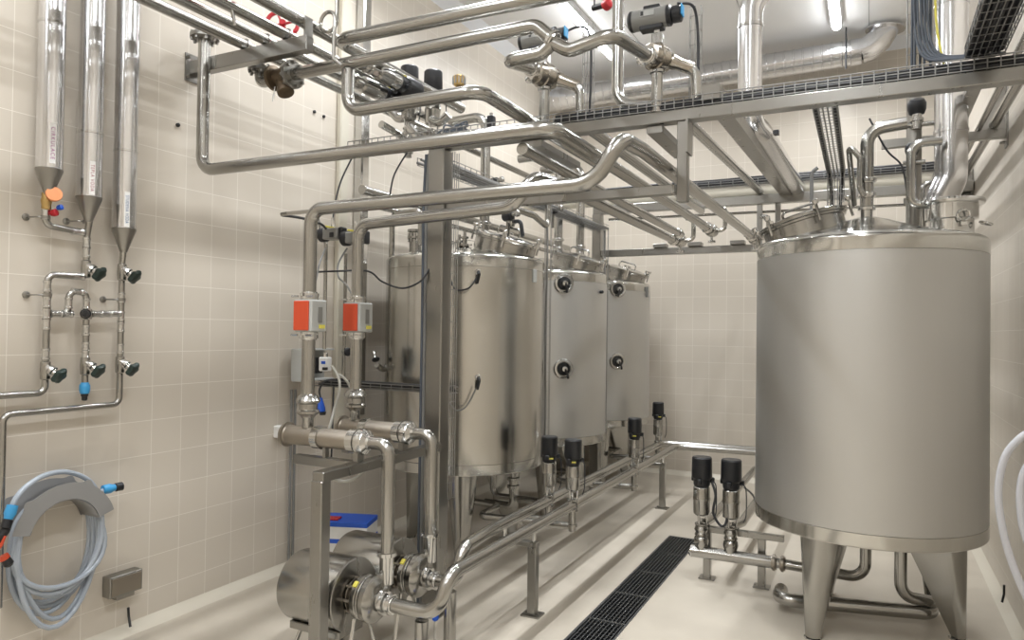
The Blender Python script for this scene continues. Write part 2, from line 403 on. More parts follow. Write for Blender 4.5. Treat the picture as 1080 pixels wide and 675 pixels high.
def cyl_hit(px, py, c, R):
    d = _f*F + _r*(px-540) - _u*(py-337.5); d.normalize()
    ox, oy = CAMP.x-c[0], CAMP.y-c[1]; A = d.x**2+d.y**2; B = ox*d.x+oy*d.y; C = ox*ox+oy*oy-R*R
    s = (-B-math.sqrt(B*B-A*C))/A; p = CAMP+d*s; n = V((p.x-c[0], p.y-c[1], 0)).normalized(); return p, n
def port(tank, c, px, py, tilt):
    p, n = cyl_hit(px, py, c, R0)
    b = MB(); b.lathe([(.095, -.02), (.095, .012), (.088, .02), (.07, .022), (.062, .016)], p, n, 32, cap=False); o = b.build('sight_port', POL, tank)
    MB().lathe([(.064, -.01), (.064, .014), (.001, .015)], p, n, 28).build('port_glass', GLASS, o)
    x, y, d = frame(n)
    h = MB(); h.lathe([(.03, .012), (.033, .03), (.024, .055), (.001, .06)], p, n, 16)
    h.build('port_knob', POL, o)
    h = MB(); h.tube([p+n*.05, p+n*.06-V((0, 0, .05))+x*tilt, p+n*.05-V((0, 0, .085))+x*tilt*1.6], .012, 0, 8); h.build('port_lever', BLACK, o)
port(t2, LT[1], 594.5, 299, .01); port(t2, LT[1], 594, 389, .02)
port(t3, LT[2], 651.5, 305, -.01); port(t3, LT[2], 651, 381, .02)
for py in (287, 398):   # temperature probes on the near tank
    p, n = cyl_hit(504, py, LT[0], R0)
    o = MB().lathe([(.022, -.01), (.022, .015), (.016, .02), (.016, .03)], p, n, 16).build('probe_socket', POL, t1)
    MB().tube([p+n*.025, p+n*.05-V((0, 0, .02)), p+n*.045-V((.012, 0, .085))], [.013, .014, .009], 0, 10).build('probe_plug', BLACK, o)
p, n = cyl_hit(563.5, 291, LT[0], R0)
x, y, d = frame(n)
MB().box(p+n*.004, (.012, .05, .10), M((n, x, V((0, 0, 1)))).transposed(), .002).build('rating_plate', LGREY, t1)
p, n = cyl_hit(633, 308, LT[1], R0); MB().lathe([(.015, -.005), (.015, .03), (.01, .034)], p, n, 12).build('earth_stud', BLACK, t2)
p, n = cyl_hit(681.5, 308, LT[2], R0); MB().box(p+n*.01, (.03, .03, .12)).build('cable_gland', GREY, t3)

# ------------------------------------------------------------------ pipe racks and columns
def beam(name, label, c0, c1, d, cat='beam', extra=()):
    c0, c1 = V(c0), V(c1); return tag(MB().box((c0+c1)/2, d, bev=.004).build(name, FRAME, loc=c0), label, cat)
def column(name, label, x, y, z1, w, foot=True):
    t = thing(name, label, 'column', (x, y, 0))
    MB().box((x, y, z1/2+.005), (w, w, z1-.01), bev=.006).build('post', FRAME, t)
    b = MB(); b.box((x, y, .005), (w+.08, w+.08, .01))
    for sx in (-1, 1):
        for sy in (-1, 1): b.lathe([(.009, .01), (.009, .022)], (x+sx*(w/2+.022), y+sy*(w/2+.022), 0), seg=6)
    b.build('foot_plate', FRAME, t); return t
column('rack_column', 'square steel column in front of the shiny left tank carrying the pipe rack', -2.43, 3.80, 2.872, .115)
column('rack_column', 'slim square steel column between the two far left tanks', -2.69, 7.4, 3.03, .10)
t = thing('rack_beam', 'long dark-edged beam crossing the room overhead with hanging post and lower rail', 'beam', (-2.49, 3.8, 2.88))
MB().box((-.85, 3.8, 2.905), (3.28, .08, .062), bev=.004).build('top_rail', FRAME, t)
MB().box((-.905, 3.8, 2.66), (.056, .056, .43), bev=.004).build('hanging_post', FRAME, t)
MB().box((-1.657, 3.8, 2.515), (1.427, .06, .05), bev=.003).build('bottom_rail', FRAME, t)
MB().box((-.875, 3.8, 2.79), (.012, .12, .18)).build('gusset', FRAME, t)
t = thing('rear_rack', 'lower steel cross rail in front of the back wall behind the right tank', 'beam', (-2.64, 7.4, 2.60))
MB().box((-.925, 7.4, 2.60), (3.42, .09, .07), bev=.004).build('rail', FRAME, t)
for x in (-1.98, -1.62, -1.2): MB().box((x, 7.36, 2.655), (.14, .1, .04), bev=.004).build('pipe_saddle', FRAME, t)
t = thing('rear_rack', 'upper pale steel cross rail near the back wall carrying the cream pipe', 'beam', (-2.74, 7.4, 3.07))
MB().box((-.975, 7.4, 3.075), (3.52, .09, .09), bev=.004).build('rail', FRAME, t)
for x in (-1.0, -.95+.0-.0+.12): MB().box((x, 7.4, 2.834), (.05, .05, .392), bev=.003).build('strut', FRAME, t)
# right-hand wall brackets
def bracket(y, z, x0, label):
    t = thing('support_bracket', label, 'bracket', (XR, y, z), 'brackets on the right wall')
    MB().box(((x0+XR)/2, y, z), (XR-x0, .05, .06), bev=.003).build('arm', FRAME, t)
    MB().prism([(XR-.012, y-.004, z+.03), (XR-.012, y-.004, z+.34), (XR-.16, y-.004, z+.03)], (0, .008, 0)).build('gusset', FRAME, t)
    b = MB(); b.box((XR-.004, y, z+.14), (.012, .1, .46))
    for dz in (-.06, .33): b.lathe([(.01, 0), (.01, .03)], (XR-.012, y, z+dz), (-1, 0, 0), 6)
    b.build('wall_plate', FRAME, t)
bracket(5.68, 3.10, .05, 'nearer steel wall bracket on the right wall beside the silver duct')
bracket(7.5, 2.99, .25, 'farther steel wall bracket on the right wall behind the silver duct')
# runs along the right wall
tag(MB().box((.50, 6.2, 3.155), (.07, 4.8, .05), bev=.003).build('support_channel', FRAME, loc=(.50, 3.84, 3.155)), 'flat steel channel running into the room beside the silver duct on the right', 'channel')
pipe('thin_pipe', 'thin dark pipe along the right wall above the brackets', 'pipe', [(.63, 3.3, 3.15), (.63, 8.6, 3.15)], .018)
pipe('wall_pipe', 'steel pipe clipped closest to the right wall, above the brackets', 'pipe', [(.715, 2.2, 3.165), (.715, 8.7, 3.165)], .03)

# left cantilever bracket
t = thing('cantilever_arm', 'steel cantilever arm on the left wall holding four overhead pipes', 'bracket', (XL, 3.05, 3.345))
MB().box(((XL-2.83)/2, 3.05, 3.345), (.95, .06, .085), bev=.003).build('arm', FRAME, t)
b = MB(); b.box((XL+.005, 3.05, 3.345), (.01, .12, .17))
for dz in (-.06, .06): b.lathe([(.01, 0), (.01, .025)], (XL+.01, 3.05-.045, 3.345+dz), (1, 0, 0), 6)
b.build('wall_plate', FRAME, t)
MB().box((-2.845, 3.05, 3.44), (.012, .06, .11)).build('end_plate', FRAME, t)
for x in (-3.335, -3.165, -3.0):
    MB().torus((x, 3.05, 3.42), (0, 1, 0), .037, .005, 16, 6).build('pipe_clip', POL, t)
for x, y1, nm in ((-3.335, 7.2, 'leftmost'), (-3.165, 4.9, 'second from the left wall'), (-3.0, 4.3, 'third from the left wall')):
    pipe('overhead_pipe', 'long overhead pipe on the left wall arm, %s of the four' % nm, 'pipe', [(x, .2, 3.42), (x, y1, 3.42)], .03, group='four pipes on the left wall arm')
pipe('overhead_pipe', 'thicker long overhead pipe at the outer end of the left wall arm', 'pipe', [(-2.88, .2, 3.475), (-2.88, 3.45, 3.475)], .034, group='four pipes on the left wall arm')

# ------------------------------------------------------------------ main overhead runs
ya = 3.0
pipe('flanged_pipe', 'pipe with bolted top flange dropping by the left wall then crossing above the column', 'pipe',
     [(-3.62, ya, 3.50), (-3.62, ya, 2.69), (-1.33, ya, 2.685), (-1.32, ya+.06, 2.685), (-1.32, 6.55, 2.685)][:3]+[(-1.32, 6.55, 2.69)] if False else
     [(-3.62, ya, 3.52), (-3.62, ya, 2.69), (-1.32, ya, 2.685), (-1.32, 6.6, 2.69)], .036, .09,
     flanges=[((-3.62, ya, 3.50), (0, 0, 1))], clamps=[((-1.32, 6.45, 2.69), (0, 1, 0))])
pipe('product_pipe', 'pipe rising from the front red sensor box, crossing and kinking up in an S bend', 'pipe',
     [(-2.755, 3.0, 1.32), (-2.755, 3.0, 2.40), (-1.11, 3.0, 2.41), (-.99, 3.0, 2.60), (-.985, 3.32, 2.62), (-.985, 6.9, 2.64)], .036, [.085, .17, .09, .05],
     clamps=[((-2.755, 3.0, 1.93), (0, 0, 1)), ((-2.755, 3.0, 1.70), (0, 0, 1)), ((-.985, 6.75, 2.64), (0, 1, 0))])
pipe('product_pipe', 'pipe rising from the rear red sensor box, crossing just below the S-bend pipe', 'pipe',
     [(-2.75, 3.4, 1.32), (-2.75, 3.4, 2.37), (-1.71, 3.4, 2.41), (-1.60, 3.4, 2.56), (-1.585, 3.66, 2.575), (-1.585, 6.4, 2.575)], .035, [.085, .14, .07, .05],
     clamps=[((-2.75, 3.4, 1.93), (0, 0, 1)), ((-2.75, 3.4, 1.70), (0, 0, 1)), ((-1.585, 6.3, 2.575), (0, 1, 0))])
pipe('rack_pipe', 'straight pipe lying on the low rail beside the two crossing pipes', 'pipe', [(-1.5, 3.06, 2.62), (-1.5, 6.25, 2.61)], .03, clamps=[((-1.5, 6.15, 2.61), (0, 1, 0))])
pipe('cross_pipe', 'upper pipe with valve flange, crossing over to the first black actuator', 'pipe',
     [(-3.10, 3.2, 3.26), (-1.50, 3.2, 3.265), (-1.40, 3.2, 3.17)], .036, .08, clamps=[((-1.41, 3.2, 3.18), (1, 0, -1))], flanges=[((-3.10, 3.2, 3.26), (1, 0, 0))])
pipe('drop_pipe', 'pipe dropping from the upper crossing pipe and turning onto the overhead beam', 'pipe',
     [(-2.68, 3.2, 3.225), (-2.68, 3.2, 2.985), (-1.815, 3.2, 2.985), (-1.815, 5.0, 2.985)], .036, .09)
pipe('cross_pipe', 'topmost crossing pipe leaving the photo near the ceiling', 'pipe', [(-2.77, 4.6, 3.41), (-2.77, 3.2, 3.41), (-.6, 3.2, 3.39)], .037, .09)
pipe('rack_pipe', 'thick pale pipe over the low rail, right of the flanged pipe', 'pipe', [(-1.53, 3.95, 2.975), (-1.53, 7.2, 2.97)], .036)
pipe('rack_pipe', 'straight pipe just right of the hanging post running to the back rail', 'pipe', [(-1.0, 3.92, 3.0), (-1.0, 7.5, 3.165)], .034)
tag(MB().box((-.76, 5.62, 3.075), (.10, 3.7, .08), M.Rotation(.036, 3, 'X'), bev=.003).build('cable_duct', FRAME, loc=(-.76, 3.8, 3.0)), 'flat rectangular steel duct running beside the round silver duct to the back', 'duct')
tag(MB().box((-1.06, 4.1, 2.85), (.09, .62, .04), bev=.003).build('support_channel', FRAME, loc=(-1.06, 3.8, 2.85)), 'short steel channel stub behind the hanging post', 'channel')
tag(MB().box((-1.80, 4.1, 2.85), (.14, .62, .04), bev=.003).build('support_channel', FRAME, loc=(-1.80, 3.8, 2.85)), 'short steel channel stub under the beam left of the flanged pipe', 'channel')
# branches to the two actuated valves
pipe('branch_pipe', 'short branch looping left from the upper tee to the first actuated valve', 'pipe',
     [(-1.41, 3.2, 3.165), (-1.47, 3.2, 3.12), (-1.66, 3.2, 3.115), (-1.72, 3.66, 3.235)], .034, [.05, .075], clamps=[((-1.713, 3.6, 3.217), (0, 1, .2))])
pipe('branch_pipe', 'branch bending right from the upper tee to the second actuated valve', 'pipe',
     [(-1.40, 3.2, 3.16), (-1.32, 3.2, 3.11), (-1.10, 3.2, 3.155), (-1.045, 3.66, 3.19)], .034, [.07, .08], clamps=[((-1.052, 3.6, 3.186), (0, 1, .05))])
# far-end elbow assemblies
def far_elbow(x, y, z, label):
    t = thing('end_valve', label, 'valve', (x, y, z), 'small valves at the far ends of the rack pipes')
    MB().lathe([(.03, -.06), (.055, -.05), (.06, 0), (.055, .05), (.03, .06)], (x, y+.06, z), (0, 1, 0), 20).build('body', STEEL, t)
    MB().tube([(x+.03, y+.06, z), (x+.12, y+.06, z), (x+.12, y+.06, z+.2), (x+.05, y+.06, z+.2)], .02, .05, 10).build('bypass_tube', STEEL, t)
    MB().lathe([(.012, 0), (.012, .06), (.035, .062), (.035, .08), (.01, .085)], (x, y+.06, z-.03), (0, 0, -1), 14).build('hand_knob', POL, t)
far_elbow(-1.56, 6.4, 2.585, 'bright little valve where the two low rack pipes end')
far_elbow(-1.32, 6.6, 2.69, 'bright little valve at the far end of the flanged pipe')
far_elbow(-.985, 6.9, 2.64, 'bright little valve at the far end of the S-bend pipe')

# strainer at the left end of the upper crossing pipe
t = thing('strainer', 'brown cast strainer valve between two flanges under the left wall arm', 'valve', (-3.22, 3.2, 3.26))
MB().lathe([(.05, -.07), (.075, -.06), (.075, -.04), (.045, -.03), (.05, 0), (.045, .03), (.06, .04), (.06, .055)], (-3.20, 3.2, 3.26), (1, 0, 0), 26).build('body', BROWN, t)
MB().lathe([(.04, 0), (.042, .08), (.05, .085), (.05, .11), (.02, .115)], (-3.19, 3.2, 3.25), (.45, -.1, -.9), 20).build('strainer_leg', BROWN, t)
MB().lathe([(.002, 0), (.006, .05), (.003, .09)], (-3.2, 3.16, 3.19), (-.2, 0, -1), 8).build('tag_string', WHITE, t)
pipe('inlet_elbow', 'small elbow rising from the brown strainer to the left wall arm', 'pipe',
     [(-3.275, 3.2, 3.25), (-3.37, 3.2, 3.24), (-3.37, 3.2, 3.40), (-3.37, 3.2, 3.45)], .03, .07, flanges=[((-3.37, 3.2, 3.33), (0, 0, 1))])
def handwheel(c, ax, R, label, m=RED):
    t = thing('hand_wheel', label, 'hand wheel', c)
    MB().torus(c, ax, R, .013, 30, 10).build('rim', m, t)
    x, y, d = frame(ax); b = MB()
    for k in range(4): b.tube([V(c)-d*.005, V(c)+(x*math.cos(k*PI/2+.4)+y*math.sin(k*PI/2+.4))*R], .008, 0, 8)
    b.lathe([(.02, -.02), (.02, .02)], c, ax, 12); b.build('spoke', m, t)
    MB().tube([V(c), V(c)-d*.17], .009, 0, 8).build('stem', POL, t)
handwheel(tuple(U(298, 25, Y=3.28)), (.62, -.72, .35), .09, 'red valve hand wheel showing behind the thicker overhead pipe')
handwheel((-2.995, 2.62, 3.49), (-.1, -.2, 1), .085, 'red valve hand wheel mostly hidden between the overhead pipes')
# gauge siphon with loop
p0 = U(352, 62, Y=3.12)
c = p0+V((-.05, 0, .22))
pts = [p0+V((.06, 0, -.05)), p0+V((0, 0, .0)), p0+V((0, 0, .16))]+[c+V((.055*math.cos(a), .012*a/6.28, .055*math.sin(a))) for a in [0.2+2*PI*k/18 for k in range(19)]]+[c+V((.05, .02, .09)), c+V((.035, .02, .42))]
tag(MB().tube(pts, .011, 0, 10).build('gauge_siphon', STEEL, loc=pts[0]), 'thin looped siphon tube standing on the upper crossing pipe', 'tube')

# ------------------------------------------------------------------ actuated valves on the overhead beam
def actuated(x, y, zb, label, cap_right):
    x -= .022
    t = thing('actuated_valve', label, 'valve', (x, y, zb), 'butterfly valves with pneumatic actuators')
    MB().lathe([(.045, 0), (.045, .008), (.031, .01), (.031, .215), (.04, .22), (.04, .235)], (x, y, zb), (0, 0, 1), 20).build('riser', STEEL, t)
    MB().lathe([(.045, -.075), (.062, -.07), (.066, -.03), (.075, -.025), (.075, .025), (.066, .03), (.062, .07), (.045, .075)], (x, y, zb+.305), (.35, .9, 0), 26).build('valve_body', RUST, t)
    MB().lathe([(.036, 0), (.042, .01), (.042, .03), (.034, .06), (.034, .14)], (x+.05, y+.05, zb+.30), (.8, .2, -.35), 20).build('side_outlet', RUST, t)
    MB().lathe([(.03, 0), (.036, .008), (.036, .022), (.02, .03)], (x-.055, y-.06, zb+.285), (-.4, -.9, -.1), 18).build('inlet_clamp', POL, t)
    MB().tube([(x+.14, y+.07, zb+.265), (x+.19, y+.08, zb+.22), (x+.20, y+.08, zb+.01)], .028, .06, 14).build('outlet_elbow', STEEL, t)
    MB().box((x, y, zb+.405), (.055, .055, .06), bev=.004).build('bracket', FRAME, t)
    za = zb+.525
    b = MB(); b.lathe([(.047, -.10), (.055, -.095), (.055, .095), (.047, .10)], (x-.04, y, za), (1, 0, 0), 30)
    a = b.build('actuator_barrel', GREY, t)
    b = MB(); b.box((x-.03, y, za-.052), (.13, .065, .03), bev=.004); b.build('actuator_base', BLACK, a); MB().box((x-.03, y, za+.052), (.09, .055, .03), bev=.004).build('position_indicator', BLACK, a)
    for s in (-1, 1): MB().lathe([(.056, 0), (.056, .016), (.044, .026), (.02, .028)], (x-.04+s*.094, y, za), (s, 0, 0), 28).build('end_cap', BLACK, a)
    b = MB(); b.box((x-.045, y-.056, za+.012), (.075, .003, .030)); b.build('name_plate', LGREY, a)
    MB().box((x-.072, y-.0585, za+.012), (.016, .003, .022)).build('plate_mark', BLACK, a)
    b = MB(); b.lathe([(.04, 0), (.045, .006), (.045, .045), (.036, .052)], (x+.08, y, za+.0), (1, 0, 0), 24); p = b.build('positioner', BLACK, t)
    MB().box((x+.136, y-.01, za+.01), (.008, .055, .06), bev=.003).build('positioner_face', CYAN, p)
    MB().box((x, y, zb+.455), (.03, .03, .05)).build('stem_block', POL, t)
actuated(-1.70, 3.8, 2.937, 'butterfly valve with grey actuator half hidden behind the upper pipe, left on the beam', 1)
actuated(-1.03, 3.8, 2.937, 'butterfly valve with grey and black actuator in full view, right on the beam', 1)
pipe('ceiling_drop_pipe', 'pipe dropping from the ceiling and elbowing towards the right actuated valve', 'pipe', [(-1.36, 4.05, 4.99), (-1.36, 4.05, 3.10), (-1.12, 3.98, 3.03)], .035, .13)
# alarm lamp near ceiling
t = thing('alarm_lamp', 'small red alarm lamp hanging by the ceiling drop pipe', 'lamp', U(639, 5, Y=4.6))
c = U(640, 5, Y=4.6)
MB().lathe([(.02, -.03), (.035, -.02), (.04, 0), (.033, .025), (.012, .04)], c, (.6, -.3, .2), 20).build('red_dome', RED, t)
MB().lathe([(.02, 0), (.02, .09)], c-V((.02, 0, 0)), (-.9, .2, .05), 14).build('holder', BLACK, t)
MB().tube([c-V((.09, 0, 0)), c+V((-.09, 0, .5))], .006, 0, 8).build('hanger', BLACK, t)

# ------------------------------------------------------------------ ducts
def ridged(p0, p1, r, step=.095, h=.008):
    p0, p1 = V(p0), V(p1); L = (p1-p0).length; prof = []; n = int(L/step)
    for k in range(n):
        a = k*step; prof += [(r, a), (r, a+step*.78), (r+h, a+step*.84), (r+h, a+step*.94)]
    prof.append((r, L)); return prof, p1-p0
t = thing('spiral_duct', 'spiral ventilation duct under the ceiling along the back wall with flanged elbow', 'duct', (-3.7, 8.4, 4.74))
pr, ax = ridged((-3.72, 8.4, 4.70), (-.12, 8.4, 4.765), .135)
MB().lathe(pr, (-3.72, 8.4, 4.70), ax, 40).build('spiral_tube', CLAD, t)
MB().tube([(-.13, 8.4, 4.765), (-.04, 8.4, 4.79), (.04, 8.4, 4.86), (.085, 8.4, 4.93), (.10, 8.4, 4.985)], .134, 0, 40).build('elbow', CLAD, t)
MB().lathe([(.136, 0), (.19, 0), (.19, .012), (.136, .012)], (.10, 8.4, 4.955), (.1, 0, 1), 40).build('flange', CLAD, t)
b = MB()
p = U(892, 70, Y=8.22)
b.tube([(p.x, 8.25, 4.99), (p.x, 8.25, 4.55)], .008, 0, 8); b.torus((p.x, 8.4, 4.77), (1, 0, 0), .145, .008, 28, 6); b.build('hanger', CABLE, t)
t = thing('round_duct', 'round silver duct dropping from the ceiling in the middle and turning to the back', 'duct', (-.74, 4.95, 3.13))
MB().tube([(-.1, 4.95, 4.32), (-.46, 4.95, 4.28), (-.74, 4.95, 3.95), (-.74, 4.95, 3.17), (-.70, 5.2, 3.15), (-.655, 7.6, 3.17)], .078, [.16, .2, .11, .05], 28).build('tube', CLAD, t)
for z in (3.32, 3.8): MB().lathe([(.079, -.012), (.083, -.01), (.083, .01), (.079, .012)], (-.74, 4.95, z), (0, 0, 1), 28).build('seam_band', POL, t)
MB().box((-.625, 5.32, 3.17), (.06, .05, .03)).build('latch', BLACK, t)
t = thing('round_duct', 'wide silver duct coming down onto the flange of the right tank', 'duct', (.415, 4.98, 2.6))
MB().tube([(.415, 5.0, 4.995), (.415, 5.0, 2.70), (.35, 5.0, 2.54)], .088, .16, 32).build('tube', CLAD, t)
for z in (2.98, 3.75): MB().lathe([(.089, -.012), (.093, -.01), (.093, .01), (.089, .012)], (.415, 5.0, z), (0, 0, 1), 32).build('seam_band', CLAD, t)
# cream pipe and cable tray in front of back wall
pipe('covered_pipe', 'cream covered pipe lying along the upper rear rail', 'pipe', [(-3.6, 7.46, 3.185), (.7, 7.46, 3.165)], .055, m=PAINT)
pipe('thin_pipe', 'thin steel pipe running under the upper rear rail', 'pipe', [(-2.6, 7.5, 2.985), (.72, 7.5, 2.955)], .014)

# ------------------------------------------------------------------ wire trays and cables
def wire_tray(name, label, p0, p1, side, up, w, h, step=.1, long_n=5, wr=.0028, group=None, cat='cable tray'):
    p0, p1, side, up = V(p0), V(p1), V(side).normalized(), V(up).normalized(); b = MB(); L = (p1-p0).length; d = (p1-p0)/L
    for i in range(long_n):
        o = side*(-w/2+w*i/(long_n-1)); b.tube([p0+o, p1+o], wr, 0, 5)
    for s in (-1, 1):
        for hh in ((h, h*.5) if h > .03 else (h,)): b.tube([p0+side*s*w/2+up*hh, p1+side*s*w/2+up*hh], wr, 0, 5)
    n = int(L/step)
    for k in range(n+1):
        c = p0+d*min(L, k*step); b.tube([c-side*w/2+up*h, c-side*w/2, c+side*w/2, c+side*w/2+up*h], wr, 0, 5)
    return tag(b.build(name, WIRE, loc=p0), label, cat, group)
def cables(name, label, p0, p1, side, up, w, n, m, r=.007, jit=.012, layers=1, sag=0):
    p0, p1, side, up = V(p0), V(p1), V(side).normalized(), V(up).normalized(); b = MB(); L = (p1-p0).length; k = max(3, int(L/.35))
    for i in range(n):
        off = -w/2+w*(i+.5)/n; ly = (i % layers)*2*r
        pts = []
        for j in range(k+1):
            u = j/k; pts.append(p0+(p1-p0)*u+side*(off+random.uniform(-jit, jit))+up*(r+ly+random.uniform(0, .006)))
        b.tube(spline(pts, 3), r, 0, 6)
    return tag(b.build(name, m, loc=p0), label, 'cables', kind='stuff')
wire_tray('cable_tray', 'long wire cable tray lying on the overhead beam right across the room', (-3.15, 3.87, 2.945), (.77, 3.87, 2.945), (0, 1, 0), (0, 0, 1), .20, .055, .05, 7, .0034)
cables('cable_bundle', 'dark cables lying in the long wire tray on the beam', (-1.65, 3.87, 2.949), (.75, 3.87, 2.949), (0, 1, 0), (0, 0, 1), .18, 18, CABLE, .008, .006, 3)
wire_tray('cable_tray', 'cable-filled wire tray coming towards the viewer at the top right', (.445, .6, 3.05), (.445, 3.84, 3.02), (1, 0, 0), (0, 0, 1), .15, .05, .08, 7)
cables('cable_bundle', 'dense dark cables in the wire tray at the top right', (.445, .6, 3.056), (.445, 3.86, 3.026), (1, 0, 0), (0, 0, 1), .14, 14, CABLE, .009, .005, 2)
wire_tray('cable_tray', 'upright wire tray rising to the ceiling left of the right-hand silver duct', (.215, 3.99, 3.03), (.215, 3.99, 4.98), (1, 0, 0), (0, 1, 0), .14, .05, .1, 5)
cables('cable_bundle', 'blue-grey cables hanging down the upright wire tray on the right', (.20, 3.985, 3.06), (.20, 3.985, 4.98), (1, 0, 0), (0, -1, 0), .10, 5, CABLEB, .0065, .006, 2)
tag(MB().tube(spline([(.255, 3.95, 4.98), (.26, 3.95, 3.6), (.265, 3.945, 3.25), (.30, 3.9, 3.0)]), .0055, 0, 8).build('earth_cable', YEL, loc=(.255, 3.95, 4.98)), 'yellow earth cable in the upright tray on the right', 'cable')
b = MB()
for i in range(5):
    x = .17+.014*i; b.tube(spline([(x, 3.95, 3.42), (x+.01, 3.94, 3.2), (x+.05, 3.9, 3.07+.003*i), (x+.16, 3.86, 3.035+.002*i), (x+.30, 3.83, 3.02)]), .0065, 0, 6)
tag(b.build('cable_bundle', CABLEB, loc=(.2, 3.9, 3.2)), 'blue-grey cables curving out of the upright tray onto the beam', 'cables', kind='stuff')
wire_tray('cable_tray', 'wire cable ladder running back from the beam and down to the right tank lid', (-.235, 3.98, 2.985), (-.25, 5.85, 2.965), (1, 0, 0), (0, 0, 1), .12, .03, .06, 6, .0046)
wire_tray('cable_tray', 'short hanging end of the wire cable ladder behind the right tank lid', (-.25, 5.85, 2.985), (-.25, 5.85, 2.62), (1, 0, 0), (0, -1, 0), .11, .03, .06, 6, .0042)
b = MB()
for ox in (-.052, -.038, .04, .054):
    b.tube(spline([(-.235+ox, 3.98, 2.996), (-.24+ox*1.05, 4.6, 2.994), (-.245+ox, 5.2, 2.982), (-.25+ox, 5.82, 2.978), (-.25+ox*.8, 5.86, 2.9), (-.25+ox*.6, 5.862, 2.64)]), .0075, 0, 6)
tag(b.build('cable_bundle', CABLE, loc=(-.235, 3.98, 2.99)), 'dark cables along both sides of the ladder above the right tank lid', 'cables', kind='stuff')
wire_tray('cable_tray', 'wire tray full of dark cables along the upper rear rail', (-3.3, 7.47, 3.245), (.74, 7.47, 3.245), (0, 1, 0), (0, 0, 1), .16, .05, .12, 5)
cables('cable_bundle', 'dark cables in the wire tray along the upper rear rail', (-3.3, 7.47, 3.249), (.74, 7.47, 3.249), (0, 1, 0), (0, 0, 1), .14, 12, CABLE, .012, .01, 3)
wire_tray('cable_tray', 'wire cable tray with pipes running back above the left tanks', (-2.62, 3.95, 2.84), (-2.62, 7.3, 2.84), (1, 0, 0), (0, 0, 1), .18, .05, .08, 6)
cables('cable_bundle', 'tangle of cables in the tray above the left tanks', (-2.62, 3.95, 2.845), (-2.62, 7.3, 2.845), (1, 0, 0), (0, 0, 1), .16, 9, CABLEG, .009, .02, 2)
def ladder_up(px, Y, z0, z1, label, w=.05):
    p = U(px, 350, Y=Y); t = wire_tray('cable_tray', label, (p.x, Y, z0), (p.x, Y, z1), (1, .6, 0), (0, 1, 0), w, .02, .08, 3, .0028)
    tag(MB().tube(spline([(p.x-.012+.006*math.sin(k*1.7), Y+.01, z0+(z1-z0)*k/6) for k in range(7)]), .009, 0, 8).build('riser_cable', CABLEG, loc=(p.x, Y, z0)), 'grey cable fixed on the '+label, 'cable')
ladder_up(576.5, 5.72, .75, 2.84, 'upright wire tray between the near and middle left tanks')
ladder_up(637.5, 7.28, .75, 2.84, 'upright wire tray between the middle and far left tanks')
wire_tray('cable_tray', 'upright wire tray with cables beside the left actuated valve', (-1.52, 3.97, 2.946), (-1.52, 3.97, 3.58), (1, 0, 0), (0, 1, 0), .06, .03, .08, 3)
tag(MB().tube(spline([(-1.50, 3.95, 2.96), (-1.49, 3.95, 3.3), (-1.50, 3.94, 3.5), (-1.54, 3.9, 3.54), (-1.6, 3.82, 3.49)]), .007, 0, 8).build('control_cable', CABLE, loc=(-1.5, 3.98, 3.03)), 'black control cable arching from the left actuated valve to its tray', 'cable')
wire_tray('cable_tray', 'upright wire tray with cables beside the right actuated valve', (-.885, 3.96, 2.946), (-.885, 3.96, 3.56), (1, 0, 0), (0, 1, 0), .06, .03, .08, 3)
tag(MB().tube(spline([(-.86, 3.93, 2.96), (-.86, 3.93, 3.3), (-.87, 3.92, 3.48), (-.89, 3.88, 3.535), (-.95, 3.82, 3.53)]), .008, 0, 8).build('control_cable', CABLE, loc=(-.86, 3.94, 3.03)), 'black control cable arching from the right actuated valve to its tray', 'cable')
# conduits on the column
for dx, r, m, nm in ((-.085, .013, CABLEG, 'grey'), (-.108, .010, CABLEB, 'blue-grey')):
    tag(MB().tube(spline([(-2.43+dx, 3.78, .003+.43*k+0*dx) if k < 7 else (-2.43+dx, 3.8, 2.86) for k in range(8)]), r, 0, 8).build('conduit', m, loc=(-2.43+dx, 3.78, .25)), nm+' conduit running up the left side of the front column', 'conduit')
wire_tray('cable_tray', 'narrow upright wire tray up the right side of the front column', (-2.345, 3.83, .7), (-2.345, 3.83, 2.86), (0, 1, 0), (1, 0, 0), .05, .015, .1, 3)

